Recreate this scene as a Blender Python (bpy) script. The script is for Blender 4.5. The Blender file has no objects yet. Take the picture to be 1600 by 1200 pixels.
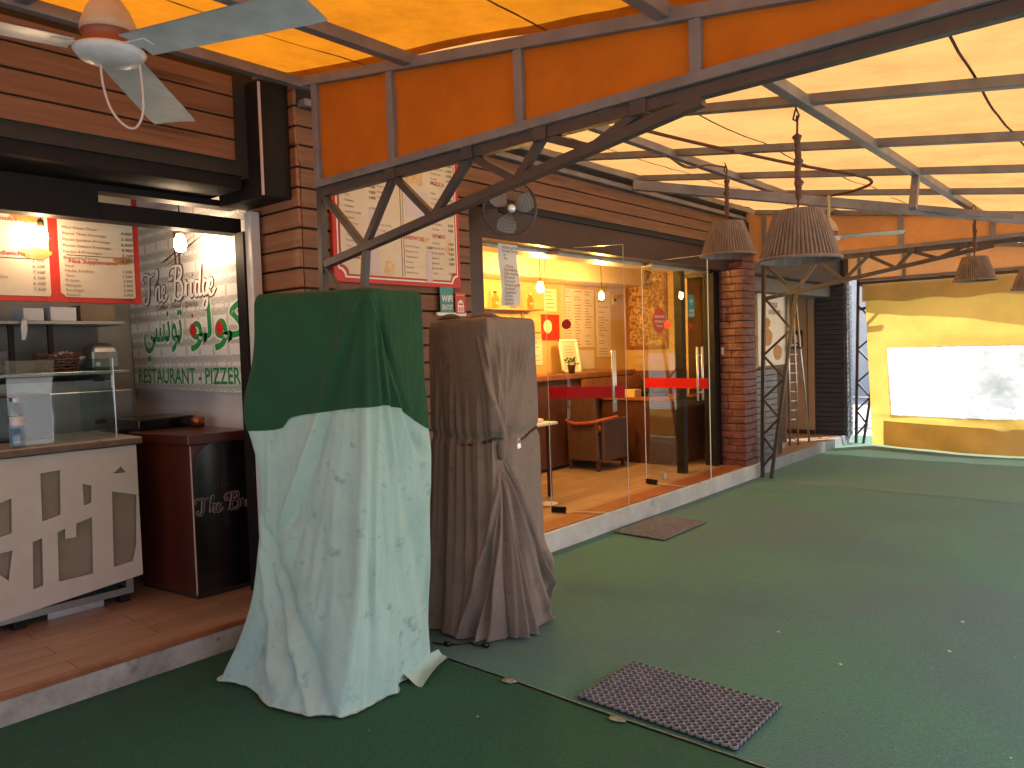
import bpy, bmesh, math, random
import numpy as np
from mathutils import Vector, Matrix, noise
S = bpy.context.scene
COL = S.collection
R = math.radians
random.seed(7)

# ------------------------------------------------------------ camera, sky, sun, exposure
def cam_axes(yaw, pit, rol):
    yaw, pit, rol = R(yaw), R(pit), R(rol)
    f = Vector((-math.sin(yaw) * math.cos(pit), math.cos(yaw) * math.cos(pit), math.sin(pit)))
    r = Vector((math.cos(yaw), math.sin(yaw), 0)); u = r.cross(f)
    return math.cos(rol) * r + math.sin(rol) * u, -math.sin(rol) * r + math.cos(rol) * u, f
cr, cu, cf = cam_axes(40.8, -2.62, -1.75)
cam = bpy.data.cameras.new("camera"); co = bpy.data.objects.new("camera", cam); COL.objects.link(co)
co.matrix_world = Matrix(((cr.x, cu.x, -cf.x, 0), (cr.y, cu.y, -cf.y, 0), (cr.z, cu.z, -cf.z, 1.6), (0, 0, 0, 1)))
cam.sensor_width = 36; cam.lens = 36 * 1180 / 1600; cam.clip_start = 0.05; cam.clip_end = 600
S.camera = co
SUN = Vector((0.55, 0.75, 1.05)).normalized()
W = bpy.data.worlds.new("World"); S.world = W; W.use_nodes = True
nt = W.node_tree; bg = nt.nodes["Background"]; sky = nt.nodes.new("ShaderNodeTexSky")
sky.sky_type = 'NISHITA'; sky.sun_disc = False
sky.sun_elevation = math.asin(SUN.z); sky.sun_rotation = math.atan2(SUN.x, SUN.y)
sky.dust_density = 3.0
nt.links.new(sky.outputs[0], bg.inputs[0]); bg.inputs[1].default_value = 0.15
sl = bpy.data.lights.new("sun", 'SUN'); sl.energy = 4.5; sl.angle = R(0.5); sl.color = (1, .95, .88)
so = bpy.data.objects.new("sun", sl); COL.objects.link(so); so.location = (8, 4, 12)
so.rotation_euler = SUN.to_track_quat('Z', 'Y').to_euler()
S.view_settings.view_transform = 'Standard'; S.view_settings.look = 'None'
S.view_settings.gamma = 1; S.view_settings.exposure = 1.45
S.render.engine = 'CYCLES'
S.cycles.max_bounces = 10; S.cycles.diffuse_bounces = 5; S.cycles.transparent_max_bounces = 16
S.cycles.caustics_reflective = False; S.cycles.caustics_refractive = False
S.cycles.use_denoising = True; S.cycles.sample_clamp_indirect = 6

# ------------------------------------------------------------ materials
def N(t, k, **kw):
    n = t.nodes.new(k)
    for a, b in kw.items():
        if a.startswith('i_'): n.inputs[a[2:].replace('_', ' ')].default_value = b
        else: setattr(n, a, b)
    return n
def M(name, col, col2=None, scale=6, rough=.6, bump=0, bscale=60, stretch=(1, 1, 1), metal=0, spec=.5, detail=4, ramp=(.35, .65),
      rrange=0, speck=None, sheen=0):
    m = bpy.data.materials.new(name); m.use_nodes = True; t = m.node_tree; p = t.nodes["Principled BSDF"]
    p.inputs['Base Color'].default_value = (*col, 1); p.inputs['Roughness'].default_value = rough
    p.inputs['Metallic'].default_value = metal; p.inputs['Specular IOR Level'].default_value = spec
    tc = N(t, 'ShaderNodeTexCoord'); mp = N(t, 'ShaderNodeMapping'); mp.inputs['Scale'].default_value = stretch
    t.links.new(tc.outputs['Object'], mp.inputs[0])
    if col2:
        n = N(t, 'ShaderNodeTexNoise', i_Scale=scale, i_Detail=detail, i_Roughness=.65); r = N(t, 'ShaderNodeValToRGB')
        r.color_ramp.elements[0].position = ramp[0]; r.color_ramp.elements[1].position = ramp[1]
        r.color_ramp.elements[0].color = (*col, 1); r.color_ramp.elements[1].color = (*col2, 1)
        t.links.new(mp.outputs[0], n.inputs['Vector']); t.links.new(n.outputs[0], r.inputs[0])
        out = r.outputs[0]
        if speck:
            n2 = N(t, 'ShaderNodeTexNoise', i_Scale=speck[0], i_Detail=2); r2 = N(t, 'ShaderNodeValToRGB')
            r2.color_ramp.elements[0].position = speck[1]; r2.color_ramp.elements[1].position = speck[1] + .12
            mx = N(t, 'ShaderNodeMix', data_type='RGBA'); mx.inputs[7].default_value = (*speck[2], 1)
            t.links.new(mp.outputs[0], n2.inputs['Vector']); t.links.new(n2.outputs[0], r2.inputs[0])
            t.links.new(r2.outputs[0], mx.inputs[0]); t.links.new(out, mx.inputs[6]); out = mx.outputs[2]
        t.links.new(out, p.inputs['Base Color'])
        if rrange:
            mr = N(t, 'ShaderNodeMapRange'); mr.inputs[3].default_value = rough - rrange; mr.inputs[4].default_value = rough + rrange
            t.links.new(n.outputs[0], mr.inputs[0]); t.links.new(mr.outputs[0], p.inputs['Roughness'])
    if bump:
        n = N(t, 'ShaderNodeTexNoise', i_Scale=bscale, i_Detail=3); b = N(t, 'ShaderNodeBump', i_Strength=bump, i_Distance=.01)
        t.links.new(mp.outputs[0], n.inputs['Vector']); t.links.new(n.outputs[0], b.inputs['Height']); t.links.new(b.outputs[0], p.inputs['Normal'])
    if sheen: p.inputs['Sheen Weight'].default_value = sheen; p.inputs['Sheen Roughness'].default_value = .6
    return m
def emis(name, col, s):
    m = bpy.data.materials.new(name); m.use_nodes = True; t = m.node_tree; t.nodes.clear()
    e = N(t, 'ShaderNodeEmission', i_Strength=s); e.inputs[0].default_value = (*col, 1)
    t.links.new(e.outputs[0], N(t, 'ShaderNodeOutputMaterial').inputs[0]); return m
def cloth_trans(name, refl, trans, mix=.5, nscale=3, var=.85, transp=0):
    """woven sheet that lets some light through: diffuse + translucent, a little mottled"""
    m = bpy.data.materials.new(name); m.use_nodes = True; t = m.node_tree; t.nodes.clear()
    tc = N(t, 'ShaderNodeTexCoord'); n = N(t, 'ShaderNodeTexNoise', i_Scale=nscale, i_Detail=10, i_Roughness=.72)
    t.links.new(tc.outputs['Object'], n.inputs['Vector'])
    outs = []
    for c in (refl, trans):
        r = N(t, 'ShaderNodeValToRGB'); r.color_ramp.elements[0].position = .36; r.color_ramp.elements[1].position = .58
        r.color_ramp.elements[0].color = (*[x * var for x in c], 1); r.color_ramp.elements[1].color = (*c, 1)
        t.links.new(n.outputs[0], r.inputs[0]); outs.append(r.outputs[0])
    d = N(t, 'ShaderNodeBsdfDiffuse'); tr = N(t, 'ShaderNodeBsdfTranslucent'); mx = N(t, 'ShaderNodeMixShader'); mx.inputs[0].default_value = mix
    t.links.new(outs[0], d.inputs[0]); t.links.new(outs[1], tr.inputs[0])
    n2 = N(t, 'ShaderNodeTexNoise', i_Scale=9, i_Detail=3); b = N(t, 'ShaderNodeBump', i_Strength=.35, i_Distance=.02)
    t.links.new(tc.outputs['Object'], n2.inputs['Vector']); t.links.new(n2.outputs[0], b.inputs['Height'])
    t.links.new(b.outputs[0], d.inputs['Normal']); t.links.new(b.outputs[0], tr.inputs['Normal'])
    t.links.new(d.outputs[0], mx.inputs[1]); t.links.new(tr.outputs[0], mx.inputs[2])
    out = mx.outputs[0]
    if transp:
        tp = N(t, 'ShaderNodeBsdfTransparent'); m2 = N(t, 'ShaderNodeMixShader'); m2.inputs[0].default_value = transp
        t.links.new(out, m2.inputs[1]); t.links.new(tp.outputs[0], m2.inputs[2]); out = m2.outputs[0]
    t.links.new(out, N(t, 'ShaderNodeOutputMaterial').inputs[0]); return m
def glass(name, tint=(1, 1, 1), ior=1.5, rough=0.0, extra=0.0):
    m = bpy.data.materials.new(name); m.use_nodes = True; t = m.node_tree; t.nodes.clear()
    f = N(t, 'ShaderNodeFresnel', i_IOR=ior); g = N(t, 'ShaderNodeBsdfGlossy', i_Roughness=rough); tp = N(t, 'ShaderNodeBsdfTransparent')
    tp.inputs[0].default_value = (*tint, 1); mx = N(t, 'ShaderNodeMixShader'); a = N(t, 'ShaderNodeMath', operation='ADD'); a.inputs[1].default_value = extra
    ge = N(t, 'ShaderNodeNewGeometry'); iv_ = N(t, 'ShaderNodeMath', operation='SUBTRACT'); iv_.inputs[0].default_value = 1; ml_ = N(t, 'ShaderNodeMath', operation='MULTIPLY')
    t.links.new(ge.outputs['Backfacing'], iv_.inputs[1]); t.links.new(f.outputs[0], a.inputs[0]); t.links.new(a.outputs[0], ml_.inputs[0]); t.links.new(iv_.outputs[0], ml_.inputs[1]); t.links.new(ml_.outputs[0], mx.inputs[0]); t.links.new(tp.outputs[0], mx.inputs[1]); t.links.new(g.outputs[0], mx.inputs[2])
    t.links.new(mx.outputs[0], N(t, 'ShaderNodeOutputMaterial').inputs[0]); return m

def wood(name, c1, c2, c3, stretch=(3, .5, 14), rough=.55):
    m = M(name, c1, c2, 3.2, rough, .25, 30, stretch, ramp=(.3, .7), speck=(1.6, .66, c3), detail=8); return m
m_paint = M('frame_paint', (.215, .195, .215), (.15, .13, .135), 5, .42, .08, 40)
m_steel_dark = M('truss_paint', (.05, .042, .048), (.085, .055, .045), 7, .45, .15, 50)
m_tarp = cloth_trans('tarp_orange', (.44, .17, .03), (.58, .185, .008), .34, 1.6, .72)
m_tarp2 = cloth_trans('tarp_glare_pale', (.60, .37, .15), (.62, .31, .10), .42, 1.6, .78)  # same cloth as the near tarp, paled in colour to imitate veiling glare
m_val = cloth_trans('valance_orange', (.42, .12, .016), (.75, .24, .03), .22, 2.0, .8)
m_seam = M('tarp_seam', (.10, .03, .015), rough=.8)
m_val2 = cloth_trans('valance_glare_pale', (.55, .27, .12), (.80, .40, .15), .30, 2.0, .85)  # far valances: the orange cloth with glare put into a paler colour
m_curt = cloth_trans('curtain_yellow', (.70, .46, .10), (.74, .47, .11), .5, 1.1, .85)
m_curt2 = cloth_trans('curtain_patch', (.62, .47, .22), (.75, .52, .2), .36, 1.1, .8)
m_clear = cloth_trans('clear_plastic', (.85, .88, .9), (.80, .82, .84), .66, 1.5, .62, .25)
m_fascia = wood('orange_pine', (.24, .108, .056), (.135, .054, .028), (.04, .016, .010), (3, .45, 11))
m_fascia2 = wood('pine_return', (.30, .13, .06), (.18, .068, .032), (.06, .022, .012), (.45, 3, 11))
m_brickr = M('red_cladding', (.10, .032, .036), (.20, .078, .084), 9, .5, .8, 40, (1, 1, 2), ramp=(.38, .62), detail=8)
m_slate = M('grey_cladding', (.075, .085, .105), (.13, .145, .17), 5, .45, .35, 45, (1, 1, 3))
m_slate_d = M('dark_shaded_cladding', (.03, .034, .045), (.05, .055, .07), 5, .5, .35, 45, (1, 1, 3))  # darker cladding copy: pillar side's shade put into colour; also the dark header
m_black = M('black_metal', (.010, .008, .008), (.016, .012, .010), 4, .6, spec=.2)
m_header = M('brown_header', (.055, .03, .028), (.04, .022, .02), 2, .4, .05)
m_conc = M('stained_concrete', (.44, .42, .39), (.20, .18, .165), 3.5, .75, .35, 40, speck=(9, .62, (.14, .12, .10)), detail=8)
m_marble = M('white_marble', (.60, .60, .58), (.42, .42, .41), 3, .35, .1, 30, speck=(5, .66, (.25, .24, .22)), detail=8)
m_gstone = M('grey_stone', (.28, .31, .34), (.20, .225, .25), 3, .5, .2, 30, detail=7)
m_dark = M('near_black', (.02, .015, .013), rough=.7)  # plain near-black for backings, cores and the plinth
m_wallw = M('white_plaster', (.66, .62, .60), (.58, .54, .52), 2, .7, .06, 30)
m_kwall = M('kitchen_grey', (.28, .27, .26), (.20, .19, .185), 3, .5, .1)
m_tan = M('tan_wall', (.62, .40, .16), (.52, .33, .13), 2, .55, .08, 20)
m_wains = M('brown_wainscot', (.20, .07, .035), (.16, .055, .028), 3, .45)
m_soffit = M('beige_soffit', (.55, .42, .27), rough=.6)
m_whitep = M('white_paint', (.70, .70, .70), (.6, .6, .6), 6, .3)
m_fanw = M('fan_white', (.62, .58, .61), (.46, .43, .46), 7, .35)
m_fano = M('fan_housing', (.50, .38, .27), (.40, .28, .19), 7, .4)
m_fanrim = M('fan_motor_red', (.22, .06, .03), rough=.5)
m_pink = M('pale_pink', (.55, .42, .40), rough=.7)  # plain pale pink for edge strips, switch and pull wire
m_red = M('sign_red', (.60, .03, .015), (.5, .025, .015), 5, .35)
m_redglass = M('red_band_film', (.55, .006, .012), rough=.3)
m_cream = M('menu_cream', (.72, .62, .48), (.64, .54, .41), 2, .35)
m_paper = M('paper_white', (.78, .77, .74), (.7, .69, .67), 4, .6)
m_ink = M('ink_dark', (.05, .035, .04), rough=.6)
m_inkb = M('ink_brown', (.22, .12, .08), rough=.6)
m_inkr = M('ink_red', (.45, .04, .03), rough=.6)
m_green_t = M('sign_green', (.02, .28, .07), rough=.4)
m_white_t = M('sign_white', (.85, .85, .82), rough=.5)
m_teal = M('sticker_teal', (.05, .27, .27), rough=.4)
m_chrome = M('brushed_steel', (.78, .78, .80), rough=.34, metal=.55)
m_alu = M('aluminium', (.62, .62, .64), (.5, .5, .52), 9, .4, metal=1)
m_stain = M('stainless', (.35, .36, .36), (.26, .27, .27), 3, .32, metal=.8, rrange=.1)
m_wicker = M('grey_cane', (.24, .175, .15), (.15, .105, .095), 30, .7, .4, 120, (1, 1, .2))
m_rope = M('brown_rope', (.16, .08, .06), (.09, .04, .03), 60, .85, .6, 150)
m_granite = M('worn_granite', (.42, .37, .34), (.30, .26, .24), 4, .35, .12, 60, speck=(30, .6, (.16, .13, .12)))
m_gr_edge = M('granite_edge', (.13, .09, .06), (.08, .055, .04), 20, .5, .5, 60)
m_panel = M('counter_panel', (.50, .46, .42), (.44, .40, .36), 3, .45, .04)
m_inset = M('counter_inset', (.23, .19, .145), (.19, .155, .12), 5, .6)
m_ped = M('mahogany', (.085, .018, .009), (.055, .011, .007), 4, .3, .05, 20, (1, 1, .3))
m_blackgl = M('black_gloss', (.006, .005, .006), rough=.18)
m_plate = M('stoneware', (.55, .56, .6), rough=.3)
m_basket = M('brown_basket', (.16, .06, .045), (.09, .03, .02), 40, .6, .6, 90)
m_rubber = M('rubber_mat', (.20, .215, .25), (.13, .14, .165), 25, .7, .3, 90)
m_rubhole = M('mat_hole', (.012, .016, .014), rough=.9)
m_leather = M('brown_rattan', (.10, .045, .03), (.07, .03, .02), 50, .5, .5, 90)
m_seatc = M('terracotta_cushion', (.33, .07, .035), rough=.6)
m_wtop = M('white_table', (.70, .64, .52), rough=.4)
m_dwood = M('dark_wood', (.09, .03, .015), (.06, .02, .01), 5, .4)
m_mwood = M('mid_wood', (.28, .10, .04), (.2, .07, .03), 5, .4)
m_pot = M('plant_leaf', (.05, .09, .02), rough=.6)
m_tree = M('tree_leaf', (.06, .11, .035), (.04, .07, .02), 8, .7)
m_bark = M('bark', (.12, .09, .06), rough=.8)
m_asph = M('pavement', (.50, .49, .47), (.42, .41, .39), 1, .85, .2)
m_copper = M('copper_tin', (.45, .12, .04), (.12, .03, .01), 30, .3, metal=.6)
m_water = glass('pet_plastic', (.90, .93, .96), 1.45, .05, .06)
m_glass = glass('pane_glass', (.97, .985, .98), 1.5, 0, 0)
m_glassk = glass('counter_guard_glass', (.86, .93, .94), 1.5, .02, .05)
m_bulbglow = emis('lit_bulb', (1, .52, .11), 600)
m_bulbk = emis('lit_bulb_kitchen', (1, .66, .38), 42)
m_brass = M('brass_socket', (.45, .25, .08), rough=.35, metal=.9)
m_collage = None

def tile_floor(name, c1, c2, seam, w=.6, h=.3, rough=.35):
    m = M(name, c1, c2, 4, rough, .05, 30, (4, .7, 1), detail=7); t = m.node_tree; p = t.nodes['Principled BSDF']
    tc = N(t, 'ShaderNodeTexCoord'); b = N(t, 'ShaderNodeTexBrick', i_Scale=1.0); b.inputs['Brick Width'].default_value = w
    b.inputs['Row Height'].default_value = h; b.inputs['Mortar Size'].default_value = .004; b.offset = .5
    b.inputs['Color1'].default_value = (1, 1, 1, 1); b.inputs['Color2'].default_value = (.82, .82, .82, 1); b.inputs['Mortar'].default_value = (*seam, 1)
    mp = N(t, 'ShaderNodeMapping'); mp.inputs['Rotation'].default_value = (0, 0, R(90))
    t.links.new(tc.outputs['Object'], mp.inputs[0]); t.links.new(mp.outputs[0], b.inputs[0])
    src = p.inputs['Base Color'].links[0].from_socket; mx = N(t, 'ShaderNodeMix', data_type='RGBA', blend_type='MULTIPLY'); mx.inputs[0].default_value = 1
    t.links.new(src, mx.inputs[6]); t.links.new(b.outputs[0], mx.inputs[7]); t.links.new(mx.outputs[2], p.inputs['Base Color']); return m
m_tilel = tile_floor('wood_tile', (.40, .27, .19), (.31, .20, .14), (.5, .45, .4), .9, .15, .42)

def turf(name, c1, c2, wear, wpos=.52, sheen=.3):
    """artificial grass: fine pile, trodden grey patches"""
    m = bpy.data.materials.new(name); m.use_nodes = True; t = m.node_tree; p = t.nodes["Principled BSDF"]
    tc = N(t, 'ShaderNodeTexCoord')
    def ns(s, d=3, r=.6):
        n = N(t, 'ShaderNodeTexNoise', i_Scale=s, i_Detail=d, i_Roughness=r); t.links.new(tc.outputs['Object'], n.inputs['Vector']); return n
    a = ns(260, 2); ra = N(t, 'ShaderNodeValToRGB'); ra.color_ramp.elements[0].position = .38; ra.color_ramp.elements[1].position = .66
    ra.color_ramp.elements[0].color = (*c1, 1); ra.color_ramp.elements[1].color = (*c2, 1); t.links.new(a.outputs[0], ra.inputs[0])
    w = ns(.62, 8, .62); rw = N(t, 'ShaderNodeValToRGB'); rw.color_ramp.elements[0].position = wpos - .09; rw.color_ramp.elements[1].position = wpos + .10
    t.links.new(w.outputs[0], rw.inputs[0]); mx = N(t, 'ShaderNodeMix', data_type='RGBA'); mx.inputs[7].default_value = (*wear, 1)
    ml = N(t, 'ShaderNodeMath', operation='MULTIPLY'); ml.inputs[1].default_value = .8; t.links.new(rw.outputs[0], ml.inputs[0])
    t.links.new(ml.outputs[0], mx.inputs[0]); t.links.new(ra.outputs[0], mx.inputs[6])
    f = ns(70, 4, .7); rf = N(t, 'ShaderNodeValToRGB'); rf.color_ramp.elements[0].position = .35; rf.color_ramp.elements[1].position = .7
    rf.color_ramp.elements[0].color = (.62, .62, .62, 1); rf.color_ramp.elements[1].color = (1.25, 1.25, 1.25, 1); t.links.new(f.outputs[0], rf.inputs[0])
    m3 = N(t, 'ShaderNodeMix', data_type='RGBA', blend_type='MULTIPLY'); m3.inputs[0].default_value = 1
    t.links.new(mx.outputs[2], m3.inputs[6]); t.links.new(rf.outputs[0], m3.inputs[7]); t.links.new(m3.outputs[2], p.inputs['Base Color'])
    p.inputs['Roughness'].default_value = .8; p.inputs['Specular IOR Level'].default_value = .25
    p.inputs['Sheen Weight'].default_value = sheen; p.inputs['Sheen Roughness'].default_value = .45; p.inputs['Sheen Tint'].default_value = (.8, .95, 1, 1)
    b = N(t, 'ShaderNodeBump', i_Strength=.9, i_Distance=.008); t.links.new(a.outputs[0], b.inputs['Height']); t.links.new(b.outputs[0], p.inputs['Normal'])
    return m
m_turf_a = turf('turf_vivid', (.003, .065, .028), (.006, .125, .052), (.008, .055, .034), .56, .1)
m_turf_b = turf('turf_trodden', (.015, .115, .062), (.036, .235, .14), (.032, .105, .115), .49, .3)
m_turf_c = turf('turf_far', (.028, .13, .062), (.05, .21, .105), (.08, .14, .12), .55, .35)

def fabric(name, c1, c2, c3=None, sc=3, rough=.85, tint2=.55):
    m = M(name, c1, c2, sc, rough, .75, 16, detail=7, ramp=(.3, .7), speck=(14, tint2, c3) if c3 else None, sheen=.06); return m
m_cgreen = fabric('green_sheet', (.002, .050, .019), (.003, .075, .029))
m_cmint = fabric('mint_sheet', (.40, .58, .54), (.32, .50, .47), (.23, .38, .37), 4, .85, .62)
m_cgrey = fabric('grey_sheet', (.235, .175, .142), (.185, .14, .118), (.15, .112, .10), 5, .9, .64)

# ------------------------------------------------------------ mesh helpers
class MB:
    def __init__(s): s.v = []; s.f = []; s.m = []; s.mi = 0
    def quad(s, *p): return s.poly(p)
    def poly(s, p):
        b = len(s.v); s.v += [tuple(q) for q in p]; s.f.append(tuple(range(b, b + len(p)))); s.m.append(s.mi); return s
    def hexa(s, c):
        b = len(s.v); s.v += [tuple(q) for q in c]
        for q in ((0, 3, 2, 1), (4, 5, 6, 7), (0, 1, 5, 4), (1, 2, 6, 5), (2, 3, 7, 6), (3, 0, 4, 7)): s.f.append(tuple(b + i for i in q)); s.m.append(s.mi)
        return s
    def box(s, x0, x1, y0, y1, z0, z1):
        return s.hexa([(x0, y0, z0), (x1, y0, z0), (x1, y1, z0), (x0, y1, z0), (x0, y0, z1), (x1, y0, z1), (x1, y1, z1), (x0, y1, z1)])
    def obox(s, o, ax, ay, az):
        o, ax, ay, az = map(Vector, (o, ax, ay, az)); return s.hexa([o, o + ax, o + ax + ay, o + ay, o + az, o + ax + az, o + ax + ay + az, o + ay + az])
    def beam(s, p, q, w, h=None, up=(0, 0, 1)):
        h = h or w; p, q = Vector(p), Vector(q); d = (q - p).normalized(); up = Vector(up)
        if abs(d.dot(up)) > .98: up = Vector((0, 1, 0))
        a = d.cross(up).normalized(); b = a.cross(d)
        a *= w / 2; b *= h / 2
        return s.hexa([p - a - b, p + a - b, p + a + b, p - a + b, q - a - b, q + a - b, q + a + b, q - a + b])
    def tube(s, pts, r, n=8, close=False):
        pts = [Vector(p) for p in pts]; L = len(pts); rr = r if isinstance(r, (list, tuple)) else [r] * L
        b0 = len(s.v); prev = None
        for i, p in enumerate(pts):
            if close: d = pts[(i + 1) % L] - pts[i - 1]
            else: d = pts[min(i + 1, L - 1)] - pts[max(i - 1, 0)]
            d.normalize()
            if prev is None: a = d.orthogonal().normalized()
            else: a = (prev - d * prev.dot(d)).normalized()
            prev = a; c = d.cross(a)
            for k in range(n):
                t = 2 * math.pi * k / n; s.v.append(tuple(p + (a * math.cos(t) + c * math.sin(t)) * rr[i]))
        for i in range(L if close else L - 1):
            j = (i + 1) % L
            for k in range(n):
                l = (k + 1) % n; s.f.append((b0 + i * n + k, b0 + i * n + l, b0 + j * n + l, b0 + j * n + k)); s.m.append(s.mi)
        if not close:
            s.f.append(tuple(b0 + k for k in reversed(range(n)))); s.m.append(s.mi)
            s.f.append(tuple(b0 + (L - 1) * n + k for k in range(n))); s.m.append(s.mi)
        return s
    def lathe(s, prof, c=(0, 0, 0), n=24, mat=None, cap=True):
        b0 = len(s.v); c = Vector(c)
        for r, z in prof:
            for k in range(n):
                t = 2 * math.pi * k / n; v = Vector((r * math.cos(t), r * math.sin(t), z))
                s.v.append(tuple((mat @ v if mat else v) + c))
        for i in range(len(prof) - 1):
            for k in range(n):
                l = (k + 1) % n; s.f.append((b0 + i * n + k, b0 + i * n + l, b0 + (i + 1) * n + l, b0 + (i + 1) * n + k)); s.m.append(s.mi)
        if cap:
            s.f.append(tuple(b0 + k for k in reversed(range(n)))); s.m.append(s.mi)
            s.f.append(tuple(b0 + (len(prof) - 1) * n + k for k in range(n))); s.m.append(s.mi)
        return s
    def disc(s, c, nrm, r, n=24, th=.003):
        nrm = Vector(nrm).normalized(); m = nrm.to_track_quat('Z', 'Y').to_matrix(); return s.lathe([(r, 0), (r, th)], c, n, m)
    def grid(s, P):
        a, b = len(P), len(P[0]); b0 = len(s.v)
        for row in P: s.v += [tuple(p) for p in row]
        for i in range(a - 1):
            for j in range(b - 1): s.f.append((b0 + i * b + j, b0 + i * b + j + 1, b0 + (i + 1) * b + j + 1, b0 + (i + 1) * b + j)); s.m.append(s.mi)
        return s
    def plate(s, o, r, u, w, h, th=.004, x=0, y=0):
        """thin slab in the plane (r,u) at offset x,y; its face looks along r x u"""
        o, r, u = Vector(o), Vector(r), Vector(u); n = r.cross(u); return s.obox(o + r * x + u * y, r * w, u * h, n * th)
    def ppoly(s, o, r, u, pts, th=.003, off=0):
        o, r, u = Vector(o), Vector(r), Vector(u); n = r.cross(u)
        A = [o + r * a + u * b + n * off for a, b in pts]; B = [p + n * th for p in A]; s.poly(B)
        for i in range(len(pts)): j = (i + 1) % len(pts); s.poly([A[i], A[j], B[j], B[i]])
        return s
    def build(s, name, mat, parent=None, smooth=False, bevel=0, fixn=False, smooth_angle=None):
        me = bpy.data.meshes.new(name); V = np.array(s.v, float)
        if parent is not None: off = np.array(wloc(parent))
        else: off = np.array([(V[:, 0].min() + V[:, 0].max()) / 2, (V[:, 1].min() + V[:, 1].max()) / 2, V[:, 2].min()])
        me.from_pydata((V - off).tolist(), [], s.f)
        mats = mat if isinstance(mat, (list, tuple)) else [mat]
        for m in mats: me.materials.append(m)
        if len(mats) > 1: me.polygons.foreach_set('material_index', s.m)
        if smooth: me.polygons.foreach_set('use_smooth', [True] * len(s.f))
        if fixn:
            bm = bmesh.new(); bm.from_mesh(me); bmesh.ops.recalc_face_normals(bm, faces=bm.faces); bm.to_mesh(me); bm.free()
        me.update(); o = bpy.data.objects.new(name, me); COL.objects.link(o)
        if parent is not None: o.parent = parent
        else: o.location = off
        if bevel:
            md = o.modifiers.new('bevel', 'BEVEL'); md.width = bevel; md.segments = 2; md.limit_method = 'ANGLE'
        if smooth_angle:
            me.polygons.foreach_set('use_smooth', [True] * len(s.f)); me.set_sharp_from_angle(angle=R(smooth_angle))
        return o
def wloc(o):
    v = Vector(o.location)
    while o.parent: o = o.parent; v += o.location
    return v
def tag(o, label, cat, group=None, kind=None):
    if label: o['label'] = label
    if cat: o['category'] = cat
    if group: o['group'] = group
    if kind: o['kind'] = kind
    return o
def thing(name, loc, label, cat, group=None):
    o = bpy.data.objects.new(name, None); COL.objects.link(o); o.location = loc; o.empty_display_size = .1; return tag(o, label, cat, group)
def struct(o): o['kind'] = 'structure'; return o
def dup(root, loc, rz=0, label=None):
    r = root.copy(); COL.objects.link(r); r.location = loc; r.rotation_euler = (0, 0, rz)
    if label: r['label'] = label
    for ch in list(root.children):
        c = ch.copy(); COL.objects.link(c); c.parent = r
        for g in ch.children: d = g.copy(); COL.objects.link(d); d.parent = c
    return r
_tc = {}
def tmesh(sn, size=1, off=0, shear=0, res=3):
    k = (sn, off, shear)
    if k not in _tc:
        c = bpy.data.curves.new('t', 'FONT'); c.body = sn; c.size = 1; c.offset = off; c.shear = shear; c.resolution_u = res
        o = bpy.data.objects.new('t', c); COL.objects.link(o); bpy.context.view_layer.update()
        m = bpy.data.meshes.new_from_object(o.evaluated_get(bpy.context.evaluated_depsgraph_get()))
        _tc[k] = ([tuple(v.co) for v in m.vertices], [tuple(p.vertices) for p in m.polygons])
        bpy.data.objects.remove(o); bpy.data.curves.remove(c); bpy.data.meshes.remove(m)
    return _tc[k]
def text(mb, sn, o, r, u, size, w=None, off=0, shear=0, dz=.003, align='l', ysc=1):
    """flat lettering laid on the plane (r,u), dz proud of it; w = wanted width"""
    vs, fs = tmesh(sn, 1, off, shear)
    if not vs: return
    o, r, u = Vector(o), Vector(r), Vector(u); n = r.cross(u)
    x0 = min(v[0] for v in vs); x1 = max(v[0] for v in vs); sx = size if w is None else w / (x1 - x0)
    sh = -x0 * sx if align == 'l' else (-(x0 + x1) / 2 * sx if align == 'c' else -x1 * sx)
    b = len(mb.v)
    for v in vs: mb.v.append(tuple(o + r * (v[0] * sx + sh) + u * (v[1] * size * ysc) + n * dz))
    for f in fs: mb.f.append(tuple(b + i for i in f)); mb.m.append(mb.mi)
def catmull(P, k=8):
    P = [Vector(p) for p in P]; out = []
    for i in range(len(P) - 1):
        a, b, c, d = P[max(i - 1, 0)], P[i], P[i + 1], P[min(i + 2, len(P) - 1)]
        for j in range(k):
            t = j / k; out.append(.5 * ((2 * b) + (c - a) * t + (2 * a - 5 * b + 4 * c - d) * t * t + (3 * b - a - 3 * c + d) * t ** 3))
    out.append(P[-1]); return out
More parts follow.
